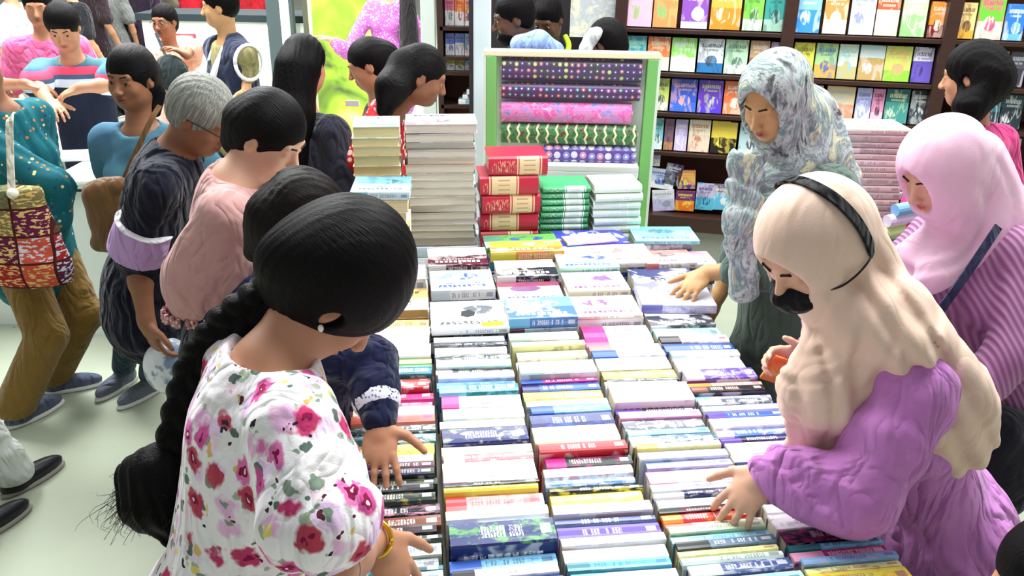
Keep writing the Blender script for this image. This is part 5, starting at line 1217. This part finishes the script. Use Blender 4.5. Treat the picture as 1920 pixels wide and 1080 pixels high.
hair(p, r, HR['black'], 'long', .005, extra=bobx, flow='back', vol=.004, fringe=-.0)
trousers(p, r, TRD, wide=.02); shoes(p, r, BLK)

# ---- grey-haired man
p, r = person(at(378, 218, 2.56), 'person with grey hair and glasses, navy polo with a lilac sleeve band, looking down', h=1.66, head=(98, 34, 0), yaw=80, sex='m', N=at(322, 290, 2.56), P=at(282, 545, 2.56), bulk=1.06)
p.arm('R', W=at(275, 604, 2.36), elbow=at(256, 478, 2.42), hand=(.22, -.05, -.9), palm=(.5, .5, 0), curl=40)
p.arm('L', W=at(470, 470, 2.75), hand=(1, 0, -.2))
build_body(p, r, SK['brown'], .013, .0045, .006, eyes='closed')
a = p.arms['R']
def band_mat():
    n = NM('navy_polo_with_lilac_band', .85, .15); z = n.sep(n.coord())[2]; z0 = float(a['S'][2]*.50+a['E'][2]*.50)
    sb = n.node('ShaderNodeVectorMath', operation='SUBTRACT'); n.link(n.coord(), sb.inputs[0]); sb.inputs[1].default_value = tuple(a['S']); cr = n.node('ShaderNodeVectorMath', operation='CROSS_PRODUCT'); n.link(sb.outputs[0], cr.inputs[0]); cr.inputs[1].default_value = tuple(nrm(a['E']-a['S'])); ln = n.node('ShaderNodeVectorMath', operation='LENGTH'); n.link(cr.outputs[0], ln.inputs[0])
    m = n.math('MULTIPLY', n.math('LESS_THAN', z, z0+.045), n.math('LESS_THAN', ln.outputs['Value'], .105)); m2 = n.math('MULTIPLY', m, n.math('GREATER_THAN', z, z0+.036))
    n.crease(.6)
    return n.color(n.mix(m2, n.mix(m, lin((28, 32, 56)), lin((196, 158, 214))), lin((236, 236, 240))))
top(p, r, cloth('navy_polo', (17, 19, 36)), sleeve=.92, res=.0095, flare=.010, amp=.007, name='polo_shirt', seed=14, length=.06)
sd = S(); q1 = a['S']+(a['E']-a['S'])*.5; q2 = a['S']+(a['E']-a['S'])*1.03; sd.cap(q1, q2, .086, .092, k=.02); sd.disp(folds((1, 0, .4), 8, .004, 3, .8)); dd = nrm(a['E']-a['S']); sd.plane(a['S']+(a['E']-a['S'])*.96, dd, .004); sd.plane(a['S']+(a['E']-a['S'])*.52, -dd, .004); lb = sdf_obj('sleeve_band', sd, .006, cloth('lilac_cotton', (196, 158, 214)), r)
sd = S(); sd.cap(q1, q2, .089, .095, k=.02); sd.disp(folds((1, 0, .4), 8, .004, 3, .8)); sd.plane(a['S']+(a['E']-a['S'])*.545, dd, .004); sd.plane(a['S']+(a['E']-a['S'])*.515, -dd, .004); sdf_obj('white_piping', sd, .005, cloth('white_piping', (236, 236, 240)), lb)
hair(p, r, HR['grey'], 'short', .0055, vol=.004, seed=9, amp=.0025, flow='down', fringe=.004)
glasses(p, r); trousers(p, r, cloth('slate_trousers', (52, 58, 72))); shoes(p, r, BLK)
# plastic bag in his hand
W1 = p.arms['R']['W']; q = at(318, 690, 2.38)
sd = S(); sd.ell(q, (.085, .05, .10)); sd.cap(W1+V(.03, 0, -.11), q+V(0, 0, .05), .010, .05, k=.04); sd.disp(folds((1, .2, .4), 16, .008, 6, 1.2)); 
def plas():
    n = NM('white_plastic', .35, .5); c = n.coord(); n.bump(n.noise(c, 30, 4, .7, 1), .6, .01); return n.color(n.mix(n.sm(n.noise(c, 18, 3), .5, .56), lin((226, 232, 238)), lin((130, 150, 176))))
tag(sdf_obj('plastic_bag', sd, .007, plas()), 'crumpled white and blue plastic bag hanging from the grey-haired man\'s hand', 'bag')

# ---- teal T-shirt woman
p, r = person(at(246, 146, 3.15), 'person in a teal T-shirt looking toward us, hair pulled back, brown bag at her hip', h=1.6, head=(190, 6, 3), yaw=185, lean=2, feet=[onz(235, 700, .05), onz(285, 716, .05)])
p.arm('L', W=at(330, 400, 3.1)); p.arm('R', W=at(215, 390, 3.15), hand=(0, 0, -1))
build_body(p, r, SK['brown'], .014, .0045, .007)
n = NM('teal_tshirt', .85, .15); c_ = n.coord(); n.bump(n.noise(c_, 20, 3), .25, .006); tealm = n.color(n.mix(n.noise(c_, 6, 2), lin((76, 132, 140)), lin((78, 112, 150))))
top(p, r, tealm, sleeve={1: .75, -1: .75}, res=.012, flare=.012, amp=.005, name='teal_tshirt', seed=31, length=.10, neck=.085)
def ponyb(sd, lc, k): sd.ell(lc((0, -.10, -.01)), (.06, .05, .06), None, .03); sd.cap(lc((.03, -.09, -.06)), lc((.075, -.04, -.14)), .045, .03, k=.03); sd.cap(lc((-.05, -.07, -.08)), lc((-.06, -.03, -.14)), .035, .02, k=.03)
hair(p, r, HR['black'], 'long', .005, extra=ponyb, flow='back', vol=.004, fringe=-.008)
trousers(p, r, cloth('teal_jeans', (40, 66, 78)))
shoes(p, r, cloth('grey_trainer', (110, 116, 130)), sole=plain('sole_white', (226, 226, 222)), dirs=[(-.3, -1, 0), (-.5, -1, 0)])
BG = cloth('brown_leather', (110, 82, 40), .55, c2=(96, 60, 36), st=.35); bq = at(208, 408, 2.86)
sd = S(); sd.ell(bq, (.085, .05, .14), None); sd.cap(bq+V(-.045, 0, .09), bq+V(.05, 0, .12), .04, .035, k=.04); sd.cap(bq+V(-.06, 0, -.1), bq+V(.055, 0, -.07), .032, .028, k=.03); sd.disp(folds((.5, 0, .5), 9, .006, 2, 1)); tag(sdf_obj('shoulder_bag', sd, .007, BG), 'olive brown leather shoulder bag at the hip of the teal T-shirt', 'bag')
a = [at(300, 198, 2.98), at(285, 222, 2.94), at(262, 270, 2.9), at(240, 320, 2.88), at(228, 345, 2.88)]
tag(strap(spline(a, 5), .018, .005, BG, 'bag_strap', None), 'thin brown strap crossing the teal T-shirt', 'strap')

# ---- striped shirt man behind the counter
p, r = person(at(118, 50, 4.72), 'person with dark hair in a pink-striped slate T-shirt behind the white counter', h=1.7, head=(165, 28, 0), yaw=175, lean=6, sex='m')
p.arm('R', W=at(92, 190, 4.36), elbow=at(68, 158, 4.55), hand=(.5, -.5, -.2)); p.arm('L', W=at(150, 165, 4.4), elbow=at(212, 158, 4.5), hand=(-.9, -.2, -.35), palm=(0, .2, -1), curl=30)
build_body(p, r, SK['tan'], .015, .0055, .006)
zz_ = float(at(150, 136, 4.6)[2])
top(p, r, stripe_mat('striped_tshirt', (74, 98, 130), [(zz_-.03, zz_+.012, (236, 80, 110)), (zz_-.10, zz_-.055, (214, 222, 232)), (0, zz_-.10, (40, 46, 66)), (zz_+.02, zz_+.06, (70, 110, 120)), (zz_+.17, 3, (48, 58, 74))]), sleeve=.85, res=.013, flare=.022, amp=.005, name='striped_tshirt', length=.05)
hair(p, r, HR['black'], 'short', .007, vol=.004); trousers(p, r, TRD); shoes(p, r, BLK)

def crowd(H, label, c, hcol='black', sk='tan', hk='short', tr=None, sleeve=.85, length=.05, arms=None, hd=(180, 8, 0), yaw=180, sex='f', h=1.62, lean=2, res=.02, skirt=None, mat=None, hextra=None, flow='down', **kw):
    p, r = person(H, label, h=h, head=hd, yaw=yaw, lean=lean, sex=sex, **kw)
    for s_ in 'RL':
        a = (arms or {}).get(s_)
        if a is None: p.arm(s_, curl=25)
        else: p.arm(s_, **a)
    build_body(p, r, SK[sk], res, max(.007, res*.5), max(.007, res*.5), eyes='open' if res < .02 else 'closed')
    top(p, r, mat or cloth('cloth', c), sleeve=sleeve, res=res*.85, length=length, flare=.012, amp=.006, freq=8, name='top', seed=int(abs(H[0]*13)) % 40)
    hair(p, r, HR[hcol], hk, max(.007, res*.5), extra=hextra, flow=flow)
    trousers(p, r, tr or TRD, res=res); shoes(p, r, BLK, res=res*.6)
    return p, r
crowd(at(70, 10, 5.5), 'person in a plain pink shirt behind the man in the striped T-shirt', (226, 100, 150), yaw=160, hd=(160, 15, 0), sex='m', h=1.68)
p, r = crowd(at(308, 40, 6.1), 'person in a peach blouse and glasses holding a dark bag beside the red-outlined sign', (244, 176, 156), hk='long', hd=(190, 6, 0), yaw=190, sk='brown', res=.016, length=.14, sleeve=1.3, arms={'L': dict(W=at(350, 104, 5.85), elbow=at(362, 90, 6.0), hand=(-.5, -.3, .4)), 'R': dict(W=at(318, 112, 5.85), hand=(.5, -.3, -.3))}); glasses(p, r)
sd = S(); sd.ell(at(322, 138, 5.8), (.12, .06, .13)); sd.disp(folds((.5, 0, .5), 8, .006, 2, 1)); tag(sdf_obj('handbag', sd, .014, cloth('dark_bag', (40, 50, 52))), 'dark green-black handbag in front of the peach blouse', 'bag')
tag(strap(spline([at(292, 62, 5.98), at(300, 80, 5.92), at(312, 108, 5.84), at(318, 124, 5.82)], 4), .02, .006, cloth('dark_bag', (40, 50, 52)), 'bag_strap', None), 'thin dark bag strap across the peach blouse', 'strap')
# varsity vest
CAM = marl_mat('olive_print', [(90, 84, 60), (140, 134, 90), (170, 160, 120)], 14)
p, r = crowd(at(412, 12, 5.1), 'person in a navy vest with white piping over an olive print shirt', (150, 144, 96), mat=CAM, sleeve=1.5, sex='m', hd=(262, 6, 0), yaw=225, h=1.68, res=.016, arms={'L': dict(W=at(462, 168, 4.95), elbow=at(462, 120, 5.05)), 'R': dict(W=at(395, 160, 5.3))}, sk='olive')
vn = cloth('navy_vest', (38, 46, 72)); sd = S(); add_torso(sd, p, .032); sd.disp(folds((1, 0, 0), 6, .004, 2, 1)); a0 = nrm(p.tx)
for g, sh_ in ((1, p.SR), (-1, p.SL)): sd.ell(sh_+p.tx*g*.09+V(0, 0, -.05), (.09, .10, .12), None, .01, True)
sd.ell(p.N+p.tf*.08, (.07, .09, .16), None, .01, True); sd.plane(p.P-V(0, 0, .1), (0, 0, -1)); sdf_obj('vest', sd, .012, vn, r)
wp = plain('white_piping', (236, 238, 240))
S_ = p.SL; c = S_-p.tx*.005+V(0, 0, -.035); mb = MB(); mb.tube([c+p.tf*.088*cos(t)+p.tu*.10*sin(t)-p.tx*(.028) for t in np.linspace(0, 2*pi, 21)], .011, 7); mb.build('armhole_piping', wp, r, True)
q0 = p.N+p.tf*.06-p.tx*.075+V(0, 0, -.0); mb = MB(); mb.tube(spline([q0, p.N+p.tf*.155-p.tx*.05-V(0, 0, .18), p.N+p.tf*.165-p.tx*.02-V(0, 0, .38), p.P+p.tf*.17-p.tx*.01], 5), .02, 8); mb.build('front_piping', wp, r, True)
mb = MB(); q0 = p.N+p.tf*.06+p.tx*.07; mb.tube(spline([q0, p.N+p.tf*.155+p.tx*.05-V(0, 0, .18), p.N+p.tf*.165+p.tx*.04-V(0, 0, .38), p.P+p.tf*.17+p.tx*.03], 5), .009, 8); mb.build('front_piping', wp, r, True)
# far visitors, mostly legs and backs
RB, GRY = (196, 30, 46), (110, 112, 110)
for px, Y, c, tr, lab, yaw, sx in ((18, 7.6, (186, 186, 206), cloth('grey_slacks', (190, 196, 196)), 'person in a lilac-grey shirt at the far left edge of the hall', 90, 'm'), (158, 9.4, (44, 30, 36), TRD, 'person in dark maroon clothes far behind the striped T-shirt', 20, 'm'),
    (193, 9.9, GRY, cloth('maroon_slacks', (48, 22, 34)), 'person in a grey top and maroon trousers far behind the teal T-shirt', 350, 'f'), (226, 10.6, (150, 146, 126), JEAN, 'person in an olive-grey top and jeans, far behind', 200, 'f'), (255, 10.2, (40, 26, 44), TRD, 'person all in near-black far behind, left of the peach blouse', 10, 'm'),
    (132, 8.6, (30, 30, 36), TRD, 'person in a black top just behind the striped T-shirt shoulder', 30, 'f'), (212, 11.8, (30, 40, 60), JEAN, 'person in dark blue far behind, between the grey and the olive tops', 200, 'm'), (282, 11.2, (90, 84, 70), cloth('navy_slacks', (30, 34, 60)), 'person in a taupe top and navy slacks, behind the peach blouse', 0, 'm'), (176, 12.6, (120, 20, 30), TRD, 'person in a dark red top in the distance', 10, 'f'),
    (342, 11.4, RB, TRD, 'person in a bright red top behind the booth counter', 180, 'm'), (462, 10.6, (170, 24, 36), TRD, 'person in a crimson top and black trousers behind the varsity vest', 170, 'm'), (500, 12.6, (226, 180, 196), JEAN, 'person in a pale pink top and navy jeans in the distance', 190, 'f')):
    crowd(headat(px, Y, 1.56 if sx == 'm' else 1.5), lab, c, yaw=yaw, hd=(yaw, 5, 0), sex=sx, tr=tr, res=.026, sleeve=.8 if px != 255 else 1.8, length=.06)
# magenta kurta
p, r = crowd(headat(722, 8.0, 1.60), 'person in a magenta kurta with arm raised, in front of the lime poster', (214, 90, 190), bulk=1.2, mat=spots_mat('magenta_kurta', (206, 110, 200), [(226, 190, 240), (190, 150, 220)], 46, .4, .25), sleeve=1.7, length=.4, yaw=185, hd=(200, 15, 0), sk='fair', res=.018, arms={'R': dict(W=at(618, 74, 7.7), elbow=at(652, 98, 7.8), hand=(-.9, -.1, .3)), 'L': dict(W=at(796, 110, 8.0))})
sd = S(); sd.cap(at(764, 0, 7.85), at(768, 92, 7.85), .075, .095, k=.03); tag(sdf_obj('sling_bag', sd, .016, cloth('dark_bag', (44, 40, 44))), 'long dark sling bag over the magenta kurta', 'bag')
# long-haired woman in dark, from behind
def longh(sd, lc, k): sd.cap(lc((0, -.07, -.02)), lc((0, -.10, -.22)), .085, .085, k=.03); sd.cap(lc((0, -.10, -.2)), lc((.01, -.10, -.42)), .085, .06, k=.03)
p, r = crowd(at(572, 122, 3.4), 'person seen from behind with long black hair and a dark jacket, left of the stacks', (48, 48, 62), hk='long', hextra=longh, yaw=25, hd=(15, 12, 0), sleeve=1.8, res=.013, length=.12, flow='world', lean=6)
# profile facing left
def bunp(sd, lc, k): sd.cap(lc((0, -.09, .0)), lc((0, -.13, -.16)), .07, .05, k=.04)
p, r = crowd(at(690, 120, 3.98), 'person in profile facing left with black hair, dark blouse, behind the long-haired woman', (34, 34, 40), hk='long', hextra=bunp, hd=(262, 22, 0), yaw=262, res=.012, sleeve=1.6, length=.1, flow='back', sk='tan')
mb = MB(); q = at(664, 194, 3.36); mb.box((q[0]-.035, q[1], q[2]-.012), (q[0]+.02, q[1]+.01, q[2]+.012)); tag(mb.build('phone', plain('white_phone', (236, 236, 236), .3), bevel=.002), 'small white phone held before the dark blouse', 'phone')
# red and white blouse
def ponyr(sd, lc, k): sd.cap(lc((0, -.10, .01)), at(735, 165, 3.26), .05, .06, k=.04); sd.cap(at(735, 165, 3.26), at(722, 205, 3.24), .06, .035, k=.04)
RW = spots_mat('red_white_blouse', (196, 40, 44), [(246, 236, 232), (240, 200, 196)], 34, .42, .35)
p, r = crowd(at(792, 142, 3.36), 'person facing right in a red and white blouse behind the cream stacks', (200, 40, 44), mat=RW, hk='long', hextra=ponyr, hd=(82, 24, 0), yaw=85, sleeve=1.3, res=.012, N=at(722, 222, 3.40), P=at(672, 440, 3.50), flow='back', sk='brown', arms={'R': dict(W=at(690, 345, 3.26), elbow=at(664, 300, 3.28), hand=(.6, -.3, -.1))})
# bearded man
p, r = crowd(at(962, 34, 4.35), 'person with a dark beard and a light blue collar behind the green rack, facing left', (30, 44, 70), sex='m', hd=(262, 14, 0), yaw=240, h=1.7, sk='dark', res=.014)
lc = hlocal(p); sd = S(); Rm = np.stack([p.hx, p.hf, p.hu], 1); sd.ell(lc((0, .035, -.075)), (.066, .07, .05), Rm); sd.ell(lc((0, .10, -.045)), (.03, .04, .03), Rm, .01, True); sd.plane(lc((0, 0, -.035)), p.hu, .01); sdf_obj('beard', sd, .006, HR['black'], r, lambda vs: {'flow': (vs-p.H)*60})
sd = S(); sd.cap(at(975, 84, 4.22), at(1010, 78, 4.25), .05, .05, k=.04); sd.cap(at(1010, 78, 4.25), at(1040, 96, 4.3), .05, .05, k=.04); sdf_obj('collar', sd, .009, cloth('light_blue_collar', (150, 176, 236)), r)
p, r = crowd(at(1027, 36, 4.75), 'person in a navy jacket with a neon green collar behind the green rack', (28, 50, 110), sex='m', hd=(205, 28, 0), yaw=170, sk='dark', res=.014, sleeve=1.7)
mb = MB(); q = p.N; mb.tube(spline([q+V(-.10, -.10, .00), q+V(-.04, -.15, -.06), q+V(.05, -.14, -.03), q+V(.10, -.08, .05), q+V(.085, -.0, .10)], 6), .016, 8); mb.build('neon_collar', plain('neon_green', (180, 236, 50)), r, True)
p, r = crowd(at(1136, 82, 4.2), 'person with tousled black hair and a grey scarf between the green rack and the bookshelf', (60, 62, 74), hk='long', hd=(300, 20, 0), yaw=300, h=1.6, res=.014, sk='dark')
sd = S(); sd.cap(at(1098, 92, 4.1), at(1112, 66, 4.1), .035, .03, k=.02); sd.cap(at(1112, 66, 4.1), at(1124, 58, 4.1), .03, .02, k=.02); sd.disp(folds((1, 0, .5), 14, .004, 2, 1)); sdf_obj('scarf', sd, .009, marl_mat('grey_scarf', [(120, 124, 130), (190, 194, 196), (226, 228, 228)], 14), r)
# corner child
crowd(onz(1962, 1090, 1.20), 'child with black hair at the bottom right corner of the picture', (26, 26, 34), h=1.30, hd=(250, 20, 0), yaw=250, res=.012, sleeve=1.8)
# left side: teal printed jacket, khaki trousers, tote
TJ = spots_mat('teal_printed_jacket', (26, 98, 108), [(190, 120, 60), (220, 210, 150), (40, 60, 100), (30, 130, 130)], 40, .26, .35); KH = cloth('khaki_trousers', (128, 98, 44), c2=(108, 82, 36), st=.6)
f1 = onz(102, 716, .05); f2 = onz(34, 776, .05)
p, r = person(at(-42, 128, 3.35), 'person in a teal printed jacket and khaki trousers carrying the patchwork tote', h=1.66, head=(120, 10, 0), yaw=110, N=at(2, 208, 3.38), P=at(52, 440, 3.38), feet=[f2, f1], bulk=1.05)
p.arm('R', W=at(92, 470, 3.12), elbow=at(100, 352, 3.16), hand=(.1, 0, -1)); p.arm('L', W=at(100, 420, 3.6))
build_body(p, r, SK['brown'], .016, .009, .008); top(p, r, TJ, sleeve=1.9, res=.011, length=.14, flare=.02, amp=.006, name='jacket', seed=3); trousers(p, r, KH, wide=.028, res=.011, amp=.003)
hair(p, r, HR['black'], 'short', .008); shoes(p, r, cloth('navy_trainer', (92, 100, 122)), dirs=[(.5, .9, 0), (.9, .35, 0)])
def tote():
    n = NM('patchwork', .9, .1); x, y, z = n.sep(n.coord()); fx = n.math('FLOOR', n.math('MULTIPLY', x, 8.5)); fz = n.math('FLOOR', n.math('MULTIPLY', z, 9.5)); wn = n.node('ShaderNodeTexWhiteNoise', noise_dimensions='2D'); n.link(n.comb(fx, fz, 0), wn.inputs['Vector'])
    c = n.ramp(wn.outputs[0], [(0, lin((150, 40, 40))), (.2, lin((90, 60, 44))), (.4, lin((190, 80, 60))), (.55, lin((120, 110, 70))), (.7, lin((140, 140, 150))), (.85, lin((90, 30, 60)))], 'CONSTANT')
    nz = n.noise(n.mapping(n.coord(), (1, 1, 2.4)), 46, 2); ic = n.ramp(n.sep(wn.outputs[1])[1], [(0, lin((226, 190, 120))), (.4, lin((206, 214, 226))), (.7, lin((60, 90, 80)))], 'CONSTANT')
    c = n.mix(n.math('MULTIPLY', n.math('GREATER_THAN', nz, .54), .8), c, ic)
    e = n.math('MINIMUM', n.math('ABSOLUTE', n.math('SUBTRACT', n.math('FRACT', n.math('MULTIPLY', x, 8.5)), .5)), 9); g = n.math('GREATER_THAN', n.math('MAXIMUM', e, n.math('ABSOLUTE', n.math('SUBTRACT', n.math('FRACT', n.math('MULTIPLY', z, 9.5)), .5))), .46)
    n.bump(n.noise(n.coord(), 40, 2), .3, .006); return n.color(n.mix(g, c, lin((70, 30, 30))))
t0 = at(0, 352, 3.0); t1 = at(78, 352, 3.0); t2 = at(132, 528, 2.98); t3 = at(-30, 528, 2.98); tb = empty('tote_bag', at(60, 530, 3.0), 'large red patchwork tote bag on a cream strap at the left edge', 'bag')
sd = S(); cc = (t0+t1+t2+t3)/4
sd.cap(at(30, 375, 3.0), at(50, 480, 3.0), .11, .165, k=.04, flat=(V(0, 1, 0), 2.0)); sd.cap(at(10, 500, 3.0), at(92, 505, 3.0), .075, .072, k=.05, flat=(V(0, 1, 0), 1.2)); sd.plane((0, 0, at(30, 352, 3.0)[2]), (0, 0, 1)); sd.plane((0, 0, at(60, 533, 3.0)[2]), (0, 0, -1), .02); sd.disp(folds((.6, 0, .6), 7, .005, 2, 1)); sdf_obj('bag_body', sd, .008, tote(), tb)
strap(spline([at(24, 215, 3.12), at(18, 228, 3.05), at(19, 290, 3.0), at(22, 360, 2.93)], 5), .026, .006, cloth('cream_webbing', (206, 200, 180)), 'strap', tb)
sphere('toggle', at(24, 363, 2.93), (.02, .02, .02), np.eye(3), plain('toggle', (226, 220, 200)), tb)
# white trousers walking out at the left
WT = cloth('white_trousers', (206, 210, 204)); f1 = onz(28, 900, .05); f2 = onz(-45, 990, .05)
p, r = person(V(-2.38, 2.44, 1.5), 'person in white trousers and black shoes, only legs in view, left edge', h=1.62, head=(330, 5, 0), yaw=330, P=V(-2.28, 2.50, .90), N=V(-2.36, 2.46, 1.36), feet=[f1, f2]); p.KR = (p.HR+p.AR)/2; p.KL = (p.HL+p.AL)/2
p.arm('R'); p.arm('L'); build_body(p, r, SK['brown'], .02, .012, .012); top(p, r, cloth('white_shirt', (226, 228, 226)), res=.016, sleeve=.8, length=.1); trousers(p, r, WT, wide=.02, res=.012, amp=.007); hair(p, r, HR['black'], 'short', .01); shoes(p, r, BLK, dirs=[(.45, .9, 0), (.45, .9, 0)], sole=plain('sole_grey', (150, 146, 136)))
# forearm resting on the counter
p, r = person(at(-95, 50, 4.85), 'person at the left edge resting a brown forearm on the white counter', h=1.7, head=(110, 20, 0), yaw=110, sex='m')
p.arm('R', W=at(48, 158, 4.45), elbow=at(-25, 160, 4.5), hand=(.9, .1, -.25)); p.arm('L', W=at(0, 165, 4.6)); build_body(p, r, SK['brown'], .016, .009, .007); top(p, r, cloth('dark_shirt', (40, 40, 50)), res=.014, sleeve=.85); trousers(p, r, TRD, res=.02); hair(p, r, HR['black'], 'short', .01); shoes(p, r, BLK)

# ------------------------------------------------------------------ make look-alike labels tell their place
from collections import defaultdict
_by = defaultdict(list)
for o in COL.objects:
    if o.parent is None and o.get('label'): _by[o['label']].append(o)
for lab, os_ in _by.items():
    if len(os_) < 2: continue
    os_.sort(key=lambda o: (round(o.matrix_world.translation[2], 2) if 'stack' in lab or 'lying' in lab else 0, o.matrix_world.translation[1]))
    for i, o in enumerate(os_):
        w = ['the nearest such', 'the next such behind', 'the third such'][min(i, 2)] if 'stack' not in lab and 'lying' not in lab else ['the lower such', 'the upper such', 'the third such up'][min(i, 2)]
        o['label'] = ' '.join((lab.split())[:13]) + ', ' + w
